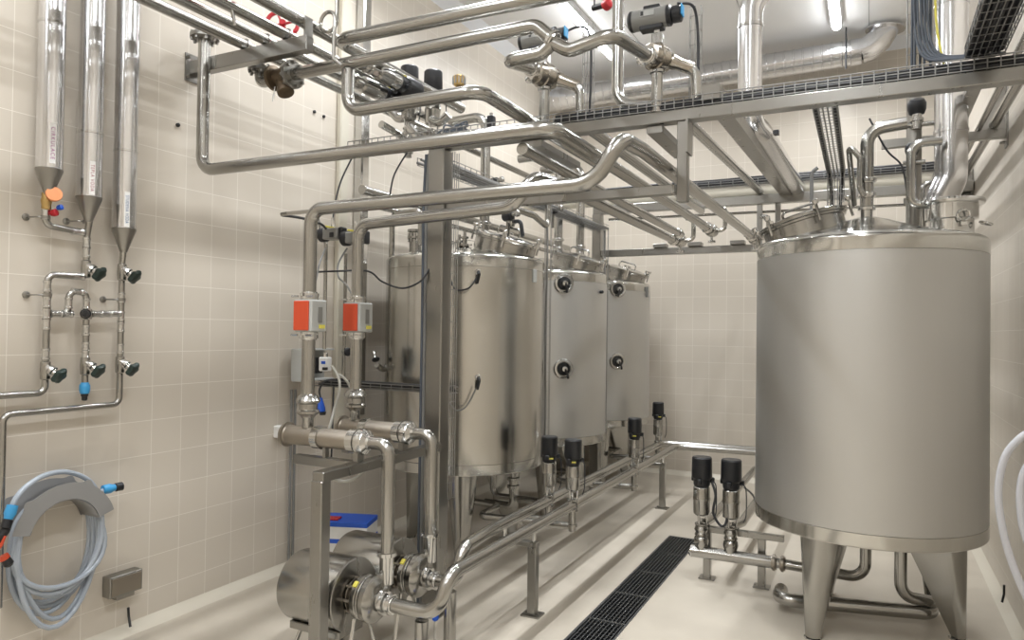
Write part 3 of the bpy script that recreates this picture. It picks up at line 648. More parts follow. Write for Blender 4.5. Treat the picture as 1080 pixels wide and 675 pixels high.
# ------------------------------------------------------------------ valves with black caps
def cap_valve(label, loc, s=1.0, low=.56, lower=True, stripe=True):
    """local: pipe axis at z=0, cap on top; s scales the head"""
    t = thing('capped_valve', label, 'valve', (0, 0, 0), 'valves with black control heads')
    z0 = .06; B = .18*s
    MB().lathe([(.026, -.045), (.04*s, -.04), (.04*s, -.034), (.034*s, -.02), (.042*s, .0), (.034*s, .025), (.04*s, .034), (.04*s, .042), (.026*s, .05)], (0, 0, 0), (0, 0, 1), 24).build('valve_body', STEEL, t)
    b = MB(); b.lathe([(.009, .0), (.009, .04)], (0, 0, z0-.02), seg=10)
    for q in range(3):
        a = q*2.094+.3; e = V((math.cos(a), math.sin(a), 0)); b.tube([e*.03*s+V((0, 0, .04)), e*.036*s+V((0, 0, z0+.05))], .007, 0, 8)
    b.build('yoke', POL, t)
    zb = z0+.04
    MB().lathe([(.034*s, zb), (.048*s, zb+.012), (.05*s, zb+.03), (.05*s, zb+B*.5), (.0525*s, zb+B*.53), (.0525*s, zb+B*.6), (.05*s, zb+B*.63), (.05*s, zb+B*.95), (.04*s, zb+B)], seg=30).build('actuator', STEEL, t)
    zc = zb+B
    hd = MB().lathe([(.046*s, zc), (.05*s, zc+.01*s), (.05*s, zc+.04*s), (.058*s, zc+.048*s), (.062*s, zc+.055*s), (.06*s, zc+.17*s), (.054*s, zc+.178*s), (.001, zc+.18*s)], seg=32).build('control_head', BLACK, t)
    for q in (.5, 2.6, 4.7): MB().box((math.cos(q)*.062*s, math.sin(q)*.062*s, zc+.035*s), (.03*s, .025*s, .03*s), M.Rotation(q, 3, 'Z'), .003).build('lug', BLACK, hd)
    if stripe: MB().box((.018*s, -.0465*s, zc+.026*s), (.04*s, .01, .009*s), M.Rotation(.35, 3, 'Z')).build('yellow_label', YEL, hd)
    MB().tube(spline([(.055*s, 0, zc+.03*s), (.085*s, .0, zc+.01), (.088*s, .0, zb+.04), (.07*s, 0.01, zb-.02)]), .004, 0, 6).build('signal_cable', CABLE, hd)
    if lower:
        MB().lathe([(.026, 0), (.026, -.10), (.036, -.102), (.036, -.118), (.026, -.12), (.026, -.15), (.001, -.151)], (0, 0, -.03), seg=20).build('lower_tube', STEEL, t)
    t.location = loc; return t
ZL = .54; XF, XB = -1.86, -2.06
V2 = cap_valve('black-capped valve on the front floor pipe, nearest the viewer', (XF, 4.67, ZL), 1.0)
copy_tree(V2, (XB, 4.715, ZL), .2, 'black-capped valve on the rear floor pipe, beside the nearest one')
copy_tree(V2, (XF, 6.12, ZL), -.2, 'black-capped valve on the front floor pipe in front of the far tank')
copy_tree(V2, (XB, 7.63, ZL), .1, 'black-capped valve at the far end of the rear floor pipe, by the back wall')
V5 = cap_valve('black-capped valve at the left end of the low manifold beside the right tank', (-1.072, 5.15, .365), 1.15, stripe=False, lower=False)
V6 = cap_valve('black-capped valve second along the low manifold, next to the right tank', (-.87, 5.15, .365), 1.15, stripe=False, lower=False)

# floor pipe lines along the left tanks
yb = 7.62
pipe('floor_pipe', 'front of the two pipes along the left tanks, leaving the near pump', 'pipe',
     [(-2.13, 2.935, .38), (-1.86, 2.935, .38), (-1.83, 3.0, .56), (-1.86, 3.45, ZL), (XF, yb, ZL), (-.45, yb, ZL+.02)], .036, [.10, .09, .12, .10, .09],
     clamps=[((-2.125, 2.935, .38), (1, 0, 0))])
pipe('floor_pipe', 'rear of the two pipes along the left tanks, leaving the second pump', 'pipe',
     [(-2.13, 3.335, .38), (-2.0, 3.335, .385), (-1.99, 3.4, .56), (-2.06, 3.9, ZL), (XB, yb+.14, ZL), (-.45, yb+.14, ZL+.02)], .036, [.07, .08, .12, .10, .09],
     clamps=[((-2.125, 3.335, .38), (1, 0, 0))])
def pipe_post(x, y, z, label, arm=.26):
    t = thing('pipe_stand', label, 'stand', (x, y, 0), 'square posts carrying the floor pipes')
    MB().box((x, y, z/2+.004), (.055, .055, z-.008), bev=.004).build('post', FRAME, t)
    b = MB(); b.box((x, y, .005), (.12, .10, .01)); b.lathe([(.008, .01), (.008, .02)], (x+.045, y, 0), seg=6); b.lathe([(.008, .01), (.008, .02)], (x-.045, y, 0), seg=6); b.build('foot_plate', FRAME, t)
    MB().box((x-arm/2+.03, y, z+.015), (arm, .055, .03), bev=.003).build('arm', FRAME, t)
    for px in (x, x-.2): MB().tube([(px, y, z+.03), (px, y, .51)], .014, 0, 10).build('pipe_peg', POL, t)
pipe_post(XF, 4.03, .42, 'square post under the floor pipes in the foreground'); pipe_post(XF, 7.08, .42, 'square post under the floor pipes near the back wall')
# cross links from valves to tank bottoms
for (x, y, yy, l) in ((XF, 4.67, 5.03, 'low cross pipe from the nearest black-capped valve to the shiny tank'), (XB, 4.715, 4.9, 'low cross pipe from the second black-capped valve to the shiny tank'),
                      (XF, 6.12, 6.56, 'low cross pipe from the middle black-capped valve to the middle tank'), (XB, 7.63, 8.1, 'low cross pipe from the far black-capped valve to the far tank')):
    pts = [(x, y, .40), (x-.05, y, .39), (-2.6, y, .37), (-2.62, yy, .37), (-2.96, yy, .37), (-2.96, yy, .58)] if y != 4.715 else [(x, y, .40), (-2.35, y, .385), (-2.35, 5.25, .385), (-2.8, 5.25, .385), (-2.8, 5.25, .6)]
    pipe('cross_link', l, 'pipe', pts, .026, .07, clamps=[((-2.25, y, .385), (1, 0, 0))])
t = thing('bottom_valve', 'steel drain fitting hanging under the shiny left tank', 'valve', (-2.57, 5.03, .6))
p = U(541, 522, Y=5.1)
MB().lathe([(.032, .44), (.032, .5), (.05, .505), (.05, .525), (.032, .53), (.032, .56), (.05, .565), (.05, .585), (.03, .59), (.03, .64)], (p.x, 5.1, 0), seg=22).build('fitting', STEEL, t)
MB().tube([(p.x, 5.1, .45), (p.x, 5.1, .36), (p.x-.25, 5.1, .36)], .03, .06, 14).build('outlet_bend', STEEL, t)

# right manifold
t = thing('valve_manifold', 'low horizontal manifold pipe carrying the two valves by the right tank', 'pipe', (-1.13, 5.15, .205))
MB().tube([(-1.135, 5.15, .205), (-.60, 5.15, .207)], .042, 0, 18).build('manifold_tube', STEEL, t)
MB().tube([(-.60, 5.15, .207), (-.5, 5.15, .207), (-.06, 5.13, .215), (-.045, 5.05, .25), (-.036, 4.96, .53)][:2]+[(-.03, 5.1, .207), (-.03, 5.1, .52)], .034, .1, 18).build('tank_tube', STEEL, t)
for x in (-1.072, -.87):
    MB().lathe([(.03, .20), (.036, .23), (.036, .24), (.047, .26), (.052, .285), (.047, .308), (.036, .32)], (x, 5.15, 0), seg=24).build('valve_socket', STEEL, t)
for x in (-.585, -.53): clamp_mb((x, 5.15, .207), (1, 0, 0), .038).build('clamp', DULL, t)
MB().lathe([(.044, 0), (.044, -.006), (.03, -.02), (.001, -.022)], (-1.135, 5.15, .205), (1, 0, 0), 18).build('end_cap', POL, t)
for x, l in ((-1.04, 'pipe running back from the left manifold valve'), (-.825, 'pipe running back from the right manifold valve beside the tank')):
    pipe('return_pipe', l, 'pipe', [(x-.02 if x < -1 else x-.04, 5.19, .40), (x, 5.35, .40), (x, 7.5, .40)], .032, .08)
t = thing('manifold_stand', 'steel stand with two posts and a top rail behind the low manifold', 'stand', (-1.045, 5.23, 0))
for x in (-1.045, -.674):
    MB().box((x, 5.235, .17), (.05, .05, .328), bev=.003).build('post', FRAME, t)
    MB().box((x, 5.235, .005), (.11, .09, .01), bev=.002).build('foot_plate', FRAME, t)
MB().box((-.80, 5.235, .352), (.54, .05, .04), bev=.003).build('rail', FRAME, t)
tag(MB().tube(spline([(-1.0, 5.15, .70), (-.97, 5.12, .62), (-.985, 5.12, .50), (-.94, 5.12, .42), (-.90, 5.10, .43), (-.885, 5.11, .5)]), .009, 0, 8).build('valve_cable', CABLE, loc=(-1, 5.15, .7)), 'thick black cable looping between the two manifold valves', 'cable')
tag(MB().tube(spline([(-.79, 5.2, .68), (-.74, 5.3, .60), (-.73, 5.4, .45), (-.75, 5.5, .52), (-.70, 5.5, .75), (-.66, 5.45, .88)]), .007, 0, 8).build('valve_cable', CABLEG, loc=(-.79, 5.2, .68)), 'grey cable loops hanging behind the second manifold valve', 'cable')
pipe('drain_pipe', 'low pipe lying just above the floor under the right tank', 'pipe', [(-.52, 4.98, .09), (-.52, 4.79, .09), (.32, 5.0, .09), (.36, 5.3, .09)], .042, .08, m=STEEL)
pipe('drain_pipe', 'upright pipe bending to the low pipe beneath the right tank', 'pipe', [(.16, 4.92, .56), (.16, 4.92, .19), (.35, 5.02, .15), (.36, 5.28, .14)], .035, .10)
pipe('thin_pipe', 'slanting thin pipe behind the right-hand leg bracing beneath the right tank', 'pipe', [(.27, 5.2, .55), (.32, 5.2, .14)], .02)

# ------------------------------------------------------------------ pumps
def make_pump(label, loc):
    t = thing('centrifugal_pump', label, 'pump', (0, 0, 0), 'two centrifugal pumps on the floor')
    z = .39
    MB().lathe([(.10, -.545), (.155, -.543), (.172, -.533), (.18, -.512), (.18, -.182), (.178, -.176)], (0, 0, z), (1, 0, 0), 48).build('motor_shroud', STEEL, t)
    b = MB(); b.lathe([(.178, -.182), (.184, -.178), (.184, -.170), (.179, -.166), (.02, -.1659)], (0, 0, z), (1, 0, 0), 48); b.build('shroud_end', FRAME, t, ang=.3)
    b = MB(); b.box((-.35, 0, .205), (.33, .19, .04), bev=.004); b.build('shroud_skirt', FRAME, t)
    MB().box((-.25, -.098, .205), (.09, .008, .024)).build('rating_plate', LGREY, t)
    ln = MB()
    ln.lathe([(.075, -.168), (.075, -.158), (.09, -.156), (.09, -.15), (.07, -.148), (.07, -.115)], (0, 0, z), (1, 0, 0), 28)
    for q in range(8):
        a = q*PI/4; ln.tube([(-.166, math.cos(a)*.088, z+math.sin(a)*.088), (-.105, math.cos(a)*.088, z+math.sin(a)*.088)], .008, 0, 6)
    ln.build('lantern', DULL, t)
    c = MB().lathe([(.06, -.125), (.105, -.12), (.112, -.112), (.112, -.09), (.104, -.084), (.104, -.06), (.118, -.056), (.118, -.03), (.10, -.012), (.05, .0), (.04, .012)], (0, 0, z), (1, 0, 0), 44).build('casing', STEEL, t)
    MB().torus((-.072, 0, z), (1, 0, 0), .108, .006, 40, 8).build('casing_clamp', STEEL, c)
    MB().box((-.10, -.075, z+.085), (.022, .03, .012), M.Rotation(.75, 3, 'X')).build('yellow_label', YEL, c)
    MB().lathe([(.04, .0), (.04, .02), (.058, .022), (.058, .04), (.04, .042), (.036, .07)], (-.005, 0, z-.01), (1, 0, 0), 24).build('suction_ferrule', POL, t)
    MB().lathe([(.036, .06), (.036, .20), (.05, .202), (.05, .22), (.036, .222)], (-.02, .068, z), (0, 0, 1), 20).build('outlet_ferrule', POL, t)
    for sx, sy, x in ((1, -1, -.13), (1, 1, -.13), (-1, -1, -.46), (-1, 1, -.46)):
        r = .085 if x > -.3 else .09
        l = MB().tube([(x, sy*.05, .29 if x > -.3 else .21), (x-sx*(-.02), sy*.13, .03)], .0105, 0, 10).build('leg', POL, t)
        MB().lathe([(.018, 0), (.018, .02), (.013, .04)], (x+sx*.022, sy*.135, 0), (0, 0, 1), 14).build('rubber_foot', RUBBER, l)
    t.location = loc; return t
PX = -2.19
P1 = make_pump('steel pump with round motor shroud nearest the viewer on the floor', (PX, 2.935, 0))
copy_tree(P1, (PX, 3.335, 0), 0, 'second steel pump just behind the nearest one, beside the blue carton')
# pump suction stands with blue ball handles
for x, y, z, l in ((-1.945, 2.935, .345, 'round foot stand under the near pump pipe with blue ball handle'), (-2.03, 3.335, .345, 'round foot stand under the second pump pipe with blue ball handle')):
    t = thing('pipe_stand', l, 'stand', (x, y, 0))
    MB().lathe([(.065, 0), (.065, .012), (.034, .016), (.034, z-.008)], (x, y, 0), seg=24).build('stand_tube', STEEL, t)
    h = MB().tube([(x-.055, y-.06, .02), (x-.055, y-.06, .19)], .007, 0, 8); h.tube([(x-.055, y-.06, .05), (x, y, .05)], .012, 0, 8); h = h.build('drain_valve', POL, t)
    MB().lathe([(.004, 0), (.016, .008), (.02, .022), (.016, .036), (.004, .044)], (x-.055, y-.06, .185), (0, 0, 1), 16).build('ball_handle', BLUE, h)

# filters above pumps
def make_filter(y, label, xl):
    t = thing('inline_filter', label, 'filter', (xl, y, 1.155), 'two horizontal filters on the pump frame')
    r = .052
    MB().lathe([(.035, -.004), (.066, -.004), (.068, 0), (.068, .012), (.055, .016), (r, .02), (r, -2.40-xl), (.05, -2.395-xl)], (xl, y, 1.158), (1, 0, 0), 30).build('housing', DULL, t)
    for x in (-2.665, -2.425): MB().lathe([(r+.001, -.024), (r+.01, -.022), (r+.01, .022), (r+.001, .024)], (x, y, 1.158), (1, 0, 0), 28).build('band_clamp', POL, t)
    MB().lathe([(.05, -.03), (.066, -.024), (.068, 0), (.062, .018), (.038, .034), (.036, .05)], (-2.365, y, 1.158), (1, 0, 0), 26).build('union_nut', POL, t)
    MB().lathe([(.03, .05), (.03, .10), (.04, .115), (.062, .13), (.062, .142), (.05, .15), (.05, .18), (.062, .188), (.066, .2), (.05, .225), (.036, .235)], (-2.75, y, 1.155), (0, 0, 1), 26).build('top_union', STEEL, t)
    MB().box((-2.40, y, 1.08), (.03, .05, .055)).build('support_foot', FRAME, t)
    MB().box((-2.62, y, 1.08), (.02, .03, .055)).build('support_foot', FRAME, t)
    return t
make_filter(3.0, 'brown-grey horizontal filter above the nearest pump', -2.90)
make_filter(3.4, 'brown-grey horizontal filter behind the front one, beside the column', -2.845)
for y, l in ((3.0, 'pipe elbow from the front filter down to the nearest pump'), (3.4, 'pipe elbow from the rear filter down to the second pump')):
    pipe('pump_riser', l, 'pipe', [(-2.325, y, 1.158), (-2.207, y, 1.158), (-2.205, y, .61)], .034, .095)
# pump frame
t = thing('steel_support', 'square-tube steel support standing in front of the pumps and carrying the filters', 'support', (-2.385, 2.70, 0))
MB().box((-2.385, 2.70, .512), (.07, .07, 1.0), bev=.005).build('leg', FRAME, t)
MB().box((-2.385, 2.70, .006), (.12, .10, .012)).build('foot_plate', FRAME, t)
MB().box((-2.385, 3.205, 1.03), (.07, 1.06, .05), bev=.004).build('rail', FRAME, t)
for y in (3.0, 3.4): MB().box((-2.625, y, 1.03), (.41, .05, .05), bev=.004).build('rail', FRAME, t)

# red sensor boxes
def sensor(y, x, label):
    t = thing('flow_sensor', label, 'sensor', (x, y, 1.815), 'two flow sensors in red boxes')
    z = 1.815
    MB().box((x+.01, y, z), (.125, .125, .175), bev=.008).build('box', LGREY, t)
    MB().box((x+.005, y-.066, z), (.105, .012, .16), bev=.004).build('red_cover', ORANGE, t)
    MB().box((x+.0745, y+.005, z+.005), (.006, .03, .085)).build('display_slot', GREY, t)
    MB().box((x+.0745, y+.02, z-.058), (.005, .045, .02)).build('yellow_label', YEL, t)
    for zz in (z+.105, z-.105):
        b = MB(); b.lathe([(.036, -.018), (.05, -.016), (.05, .016), (.036, .018)], (x, y, zz), (0, 0, 1), 22)
        for q in (-1, 1): b.tube([(x+q*.03, y-.055, zz), (x+q*.075, y-.055, zz)], .006, 0, 6)
        b.build('connector', POL, t)
sensor(3.0, -2.755, 'red-fronted grey sensor box on the front riser pipe')
sensor(3.4, -2.75, 'red-fronted grey sensor box on the riser pipe nearer the column')

# ------------------------------------------------------------------ nozzle pipes over the tanks
def nozzle(x, y, pts, label, r=.028, zc=2.50):
    return pipe('tank_pipe', label, 'pipe', [(x, y, zc)]+pts, r, r*2.6, clamps=[((x, y, zc+.07), (0, 0, 1)), ((x, y, zc+.16), (0, 0, 1))])
nozzle(-.036, 4.92, [(-.036, 4.92, 3.02), (.18, 4.92, 3.04)], 'upright pipe at the centre of the right tank top, elbowing right at the tray', .038, 2.545)
pipe('bypass_tube', 'thin bent tube joining the centre pipe of the right tank from the left', 'tube', [(-.05, 4.86, 2.60), (-.075, 4.86, 2.66), (-.075, 4.86, 2.84), (-.14, 4.86, 2.93), (-.11, 5.15, 2.60)], .017, .03)
pipe('loop_tube', 'bent tube looping from the silver duct down to the flange ring', 'tube', [(.36, 4.87, 2.90), (.20, 4.87, 2.90), (.20, 4.87, 2.53), (.31, 4.86, 2.53)], .026, .07)
pipe('loop_tube', 'smaller bent tube inside the loop beside the silver duct', 'tube', [(.36, 5.1, 2.70), (.275, 5.1, 2.70), (.275, 5.1, 2.40)], .017, .045)
def ball_knob(px, py, Y, label, s=1.0):
    c = U(px, py, Y=Y); t = thing('pneumatic_valve', label, 'valve', c, 'black-headed valves beside the silver duct')
    MB().lathe([(.03*s, -.055*s), (.045*s, -.05*s), (.055*s, -.02*s), (.055*s, .02*s), (.04*s, .045*s), (.015*s, .05*s)], c, (0, -.5, 1), 22).build('head', BLACK, t)
    b = MB(); b.lathe([(.03*s, -.15*s), (.03*s, -.055*s)], c, (0, 0, 1), 18); b.lathe([(.04*s, -.10*s), (.04*s, -.08*s)], c, (0, 0, 1), 18); b.build('body', STEEL, t)
    b = MB(); b.tube([c+V((-.07*s, 0, -.12*s)), c+V((.10*s, 0, -.12*s))], .016, 0, 12); b.build('port_tube', STEEL, t)
ball_knob(967, 112, 5.27, 'larger black round valve head left of the right-hand silver duct', 1.0)
ball_knob(962, 157, 5.27, 'smaller black round valve head below the larger one by the silver duct', .75)
pipe('post_pipe', 'dull upright post behind the black valve heads left of the silver duct', 'pipe', [(.235, 5.32, 2.3), (.235, 5.32, 3.3)], .045, m=FRAME)
tag(MB().tube(spline([U(917, 125, Y=5.0), U(935, 158, Y=5.0), U(951, 175, Y=5.0), U(957, 205, Y=5.0)]), .006, 0, 8).build('sensor_cable', CABLE, loc=U(917, 125, Y=5.0)), 'black cable sagging between the tank pipe and the black valve heads', 'cable')
# hand lever posts by the lid
p = U(856, 200, Y=5.6)
tag(MB().tube([(p.x+.04, 5.6, 2.96), (p.x, 5.6, 2.93), (p.x, 5.6, 2.5)], .013, .04, 10).build('vent_tube', CABLEG, loc=p), 'thin hooked tube standing behind the right tank lid', 'tube')
# left tanks
nozzle(-2.96, 5.33, [(-2.96, 5.33, 3.58), (-3.32, 5.33, 3.57)], 'upright pipe from the top of the shiny left tank, elbowing left behind the drop pipe', .042)
nozzle(-2.80, 6.56, [(-2.80, 6.56, 3.52), (-3.25, 6.56, 3.51)], 'taller upright pipe from the top of the middle left tank, elbowing left', .042)
nozzle(-2.70, 6.90, [(-2.70, 6.90, 3.46), (-3.15, 6.90, 3.45)], 'second upright pipe at the far side of the middle left tank, elbowing left', .042, 2.46)
pipe('tank_pipe', 'short pipe with two bends above the near left tank lid', 'pipe', [(-2.55, 5.03, 2.57), (-2.55, 5.03, 2.72), (-2.5, 5.35, 2.70), (-2.50, 5.62, 2.64), (-2.50, 5.62, 2.78), (-2.5, 5.62, 3.0)], .026, .06,
     clamps=[((-2.55, 5.03, 2.60), (0, 0, 1))])
tag(MB().tube([V((-2.50, 4.98, 2.60)), V((-2.44, 4.97, 2.60)), V((-2.42, 4.97, 2.48))], .016, .04, 10).build('lever', BLACK, loc=(-2.5, 4.98, 2.6)), 'black curved lever on the near left tank lid', 'lever')
t = thing('gooseneck', 'inverted U vent pipe on the near left tank, left of the column', 'pipe', (-3.32, 4.85, 2.4))
MB().tube([(-3.13, 4.62, 2.40), (-3.13, 4.62, 2.68), (-3.40, 4.62, 2.66), (-3.40, 4.62, 1.5), (-3.40, 4.55, 1.42), (-3.40, 4.45, 1.47)], .022, .06, 12).build('tube', STEEL, t)
t = thing('vent_filter', 'stubby vent fitting on the near left tank just left of the column', 'valve', U(438, 245, Y=4.8))
p = U(438, 262, Y=4.8)
MB().lathe([(.05, -.03), (.05, .07), (.066, .075), (.066, .095), (.05, .1), (.05, .125), (.066, .13), (.066, .15), (.001, .155)], p, (0, 0, 1), 24).build('fitting', STEEL, t)
b = MB()
for q in range(8): b.tube([p+V((.058*math.cos(q*.785), .058*math.sin(q*.785), .05)), p+V((.058*math.cos(q*.785), .058*math.sin(q*.785), .12))], .007, 0, 6)
b.build('bolt', POL, t)
# spray-ball fittings on near left tank
for px, py, l in ((490, 248, 'small clamped fitting on the near left tank just right of the column'), (484, 252, 'tiny clamped fitting beside it on the near left tank')):
    p = U(px, py+12, Y=4.75); t = thing('tank_fitting', l, 'fitting', p)
    MB().lathe([(.02, -.06), (.02, 0), (.036, .003), (.036, .018), (.018, .02), (.018, .06), (.03, .062), (.03, .075), (.012, .08), (.012, .12)], p, (0, 0, 1), 18).build('stub', STEEL, t)
    MB().box(p+V((.045, 0, .01)), (.03, .014, .014)).build('clamp_screw', POL, t)

# ------------------------------------------------------------------ valves and pipes between bracket and column
HV = cap_valve('large horizontal actuator with black head under the upper crossing pipe', (0, 0, 0), 1.08, lower=False)
p = U(386, 69, Y=3.5); HV.location = p; HV.rotation_euler = (math.radians(-93), 0, math.radians(-6))
c = copy_tree(HV, label='lower horizontal actuator with black head beside the overhead pipes'); c.location = U(369, 82, Y=3.5); c.rotation_euler = (math.radians(-93), 0, math.radians(-6))
UV = cap_valve('upright black-capped valve behind the drop pipe, nearer the left wall arm', U(431, 141, Y=4.4), 1.12)
copy_tree(UV, U(456, 147, Y=4.4), .3, 'upright black-capped valve behind the drop pipe, nearer the yellow-topped one', group='valves with black control heads')
p = U(484, 94, Y=4.9); t = thing('needle_valve', 'small valve with ribbed yellow-topped head above the drop pipe', 'valve', p)
b = MB(); b.lathe([(.03, .02), (.042, .03), (.052, .095), (.044, .105), (.001, .106)], p, (0, 0, 1), 22); h = b.build('head', BRASS, t)
b = MB()
for q in range(12): b.box(p+V((.048*math.cos(q*.5236), .048*math.sin(q*.5236), .068)), (.012, .008, .06), M.Rotation(q*.5236, 3, 'Z'))
b.build('rib', GREY, h)
MB().lathe([(.02, -.17), (.02, -.03), (.04, -.02), (.04, 0), (.02, .02)], p, (0, 0, 1), 18).build('body', STEEL, t)
MB().tube([p+V((-.03, 0, -.01)), p+V((-.09, -.03, .005))], .007, 0, 8).build('lever', BLACK, t)
pipe('elbow_pipe', 'pipe loop under the upright black-capped valves, nearer the left wall arm', 'pipe', [U(400, 103, Y=4.4), U(420, 126, Y=4.4), U(434, 124, Y=4.4)], .03, .06)
pipe('elbow_pipe', 'pipe bending forward beneath the two upright black-capped valves', 'pipe', [U(436, 104, Y=4.6), U(442, 120, Y=4.5), U(464, 130, Y=4.3), U(473, 121, Y=4.3)], .032, .08)
pipe('elbow_pipe', 'low bent pipe resting on the tray left of the column top', 'pipe', [U(452, 141, Y=4.3), U(430, 135, Y=4.3), U(432, 134, Y=4.15), U(444, 147, Y=4.1)], .03, .06)
pipe('elbow_pipe', 'slanting pipe running down to the tray left of the column', 'pipe', [U(402, 131, Y=4.2), U(438, 152, Y=4.6)], .028)
b = MB(); c = U(478, 140, Y=4.05)
random.seed(3)
for k in range(9):
    q = [c+V((random.uniform(-.11, .11), random.uniform(-.05, .05), random.uniform(-.06, .05))) for _ in range(4)]
    b.tube(spline([c+V((-.12+.03*k, 0, -.09))]+q+[c+V((.12-.025*k, .03, -.09))], 6), .006, 0, 6)
tag(b.build('cable_tangle', CABLEB, loc=c), 'tangle of thin blue-grey hoses on the tray above the column', 'cables', kind='stuff')
t = thing('solenoid_box', 'small black solenoid standing on the tray right of the bent pipe', 'valve', U(518, 130, Y=4.3))
p = U(518, 130, Y=4.3); MB().box(p, (.05, .05, .10), bev=.006).build('coil', BLACK, t); MB().lathe([(.012, .05), (.012, .07)], p, (0, 0, 1), 10).build('tip', POL, t)
pipe('rack_pipe', 'pipe along the left wall behind the tank tops, seen right of the column', 'pipe', [(-3.45, 4.3, 2.80), (-3.45, 8.4, 2.80)], .036)
pipe('rack_pipe', 'thinner pipe below the one along the left wall behind the tank tops', 'pipe', [(-3.45, 4.3, 2.70), (-3.45, 8.4, 2.70)], .022)
# little black valves above the left tanks
for px, py, Y, l in ((521, 192, 5.6, 'little black valve head behind the S-bend pipe, above the near tank'), (536, 228, 5.0, 'little black valve under the two crossing pipes, on the near tank'),
                     (583, 222, 6.0, 'little black valve head above the middle left tank')):
    p = U(px, py, Y=Y); t = thing('small_valve', l, 'valve', p, 'little black valve heads above the left tanks')
    MB().lathe([(.02, -.045), (.036, -.04), (.04, 0), (.034, .04), (.012, .045)], p, (.9, -.3, .1), 18).build('head', BLACK, t)
    MB().lathe([(.018, .04), (.018, .09), (.026, .092), (.026, .11), (.01, .115)], p, (.9, -.3, .1), 16).build('body', STEEL, t)
    MB().tube([p+V((0, 0, -.03)), p+V((0, 0, -.16))], .016, 0, 10).build('stem', STEEL, t)

# ------------------------------------------------------------------ left wall: insulated drop pipes
XW = -3.68
def drop(y, z0, seams, label, letters, lm, zs, dirn):
    t = thing('insulated_pipe', label, 'pipe', (XW, y, z0), 'insulated drop pipes on the left wall')
    r = .0595
    MB().lathe([(r, 0), (r, ZC-.003-z0)], (XW, y, z0), (0, 0, 1), 40).build('cladding', CLAD, t)
    MB().lathe([(.018, -.125), (r+.002, -.006), (r+.003, .004), (r, .006)], (XW, y, z0), (0, 0, 1), 40).build('cone_end', FRAME, t)
    for z in seams: MB().lathe([(r, -.008), (r+.003, -.006), (r+.003, .004), (r, .006)], (XW, y, z), (0, 0, 1), 40).build('seam_band', POL, t)
    # sticker curved on the cladding, facing the room
    a0 = math.atan2(CAMP.y-y, CAMP.x-XW)+.22; hw = .22; b = MB(); z1, z2 = zs; vs = []
    for z in (z1, z2):
        vs.append([b.bm.verts.new((XW+(r+.0008)*math.cos(a0-hw+2*hw*k/6), y+(r+.0008)*math.sin(a0-hw+2*hw*k/6), z)) for k in range(7)])
    for k in range(6): b.bm.faces.new((vs[0][k], vs[0][k+1], vs[1][k+1], vs[1][k]))
    s = b.build('label_strip', WHITE, t)
    cu = bpy.data.curves.new('lettering', 'FONT'); cu.body = letters; cu.size = .024; cu.align_x = 'CENTER'; cu.align_y = 'CENTER'; cu.space_character = 1.25; cu.extrude = .0002
    to = bpy.data.objects.new('lettering_source', cu); COL.objects.link(to)
    dg = bpy.context.evaluated_depsgraph_get(); me = bpy.data.meshes.new_from_object(to.evaluated_get(dg))
    bpy.data.objects.remove(to); me.materials.clear(); me.materials.append(lm)
    L = z2-z1; mx = max(abs(v.co.x) for v in me.vertices); k = L*.40/mx
    for v in me.vertices:
        an = a0+v.co.y/r*1.0; rr = r+.0016+v.co.z
        v.co = V((rr*math.cos(an), rr*math.sin(an), (z1+z2)/2-z0-v.co.x*k))
    o = bpy.data.objects.new('lettering', me); COL.objects.link(o); o.parent = s
    return t
drop(2.14, 2.52, (3.255,), 'insulated pipe with magenta-lettered strip, nearest the photo edge, orange gauge below', 'CIRKULACE', PINKT, (2.545, 2.745), 1)
drop(2.347, 2.415, (2.755, 3.6), 'insulated pipe with dark red lettered strip, middle of the three on the left wall', 'TEPLA VODA', REDT, (2.425, 2.60), 1)
drop(2.547, 2.276, (2.705, 3.7), 'insulated pipe with blue-lettered strip, nearest the room of the three on the left wall', 'STUDENA VODA', BLUT, (2.285, 2.475), 1)

xp = -3.70; rp = .0165
def fit(b_t, p, ax, n='press_fitting', r=rp):
    MB().lathe([(r, -.03), (r*1.22, -.028), (r*1.22, -.018), (r*1.08, -.015), (r*1.08, .015), (r*1.22, .018), (r*1.22, .028), (r, .03)], p, ax, 16).build(n, POL, b_t)
def wall_run(label, pts, fits, R=.04):
    t = thing('water_pipe', label, 'pipe', pts[0], 'small water pipes on the left wall')
    MB().tube(pts, rp, R, 12).build('tube', STEEL, t)
    for p, a in fits: fit(t, p, a)
    return t
ym, yl, yr = 2.353, 2.157, 2.555
wall_run('small wall pipe from the middle insulated pipe, jogging left and leaving the photo', [(XW, ym, 2.30), (xp, ym, 2.22), (xp, ym, 2.00), (xp, yl, 2.00), (xp, yl, 1.405), (xp, .9, 1.41)],
         [((xp, ym, 2.18), (0, 0, 1)), ((xp, ym, 2.13), (0, 0, 1)), ((xp, ym-.04, 2.00), (0, 1, 0)), ((xp, yl, 1.94), (0, 0, 1)), ((xp, yl, 1.86), (0, 0, 1)), ((xp, yl, 1.80), (0, 0, 1)), ((xp, yl, 1.75), (0, 0, 1)), ((xp, yl, 1.60), (0, 0, 1))])
wall_run('small wall pipe from the orange gauge, running right into the middle one', [(XW, 2.14, 2.40), (xp, 2.14, 2.36), (xp, 2.14, 2.245), (xp, ym-.015, 2.232)], [((xp, 2.14, 2.30), (0, 0, 1)), ((xp, ym-.05, 2.234), (0, 1, 0))])
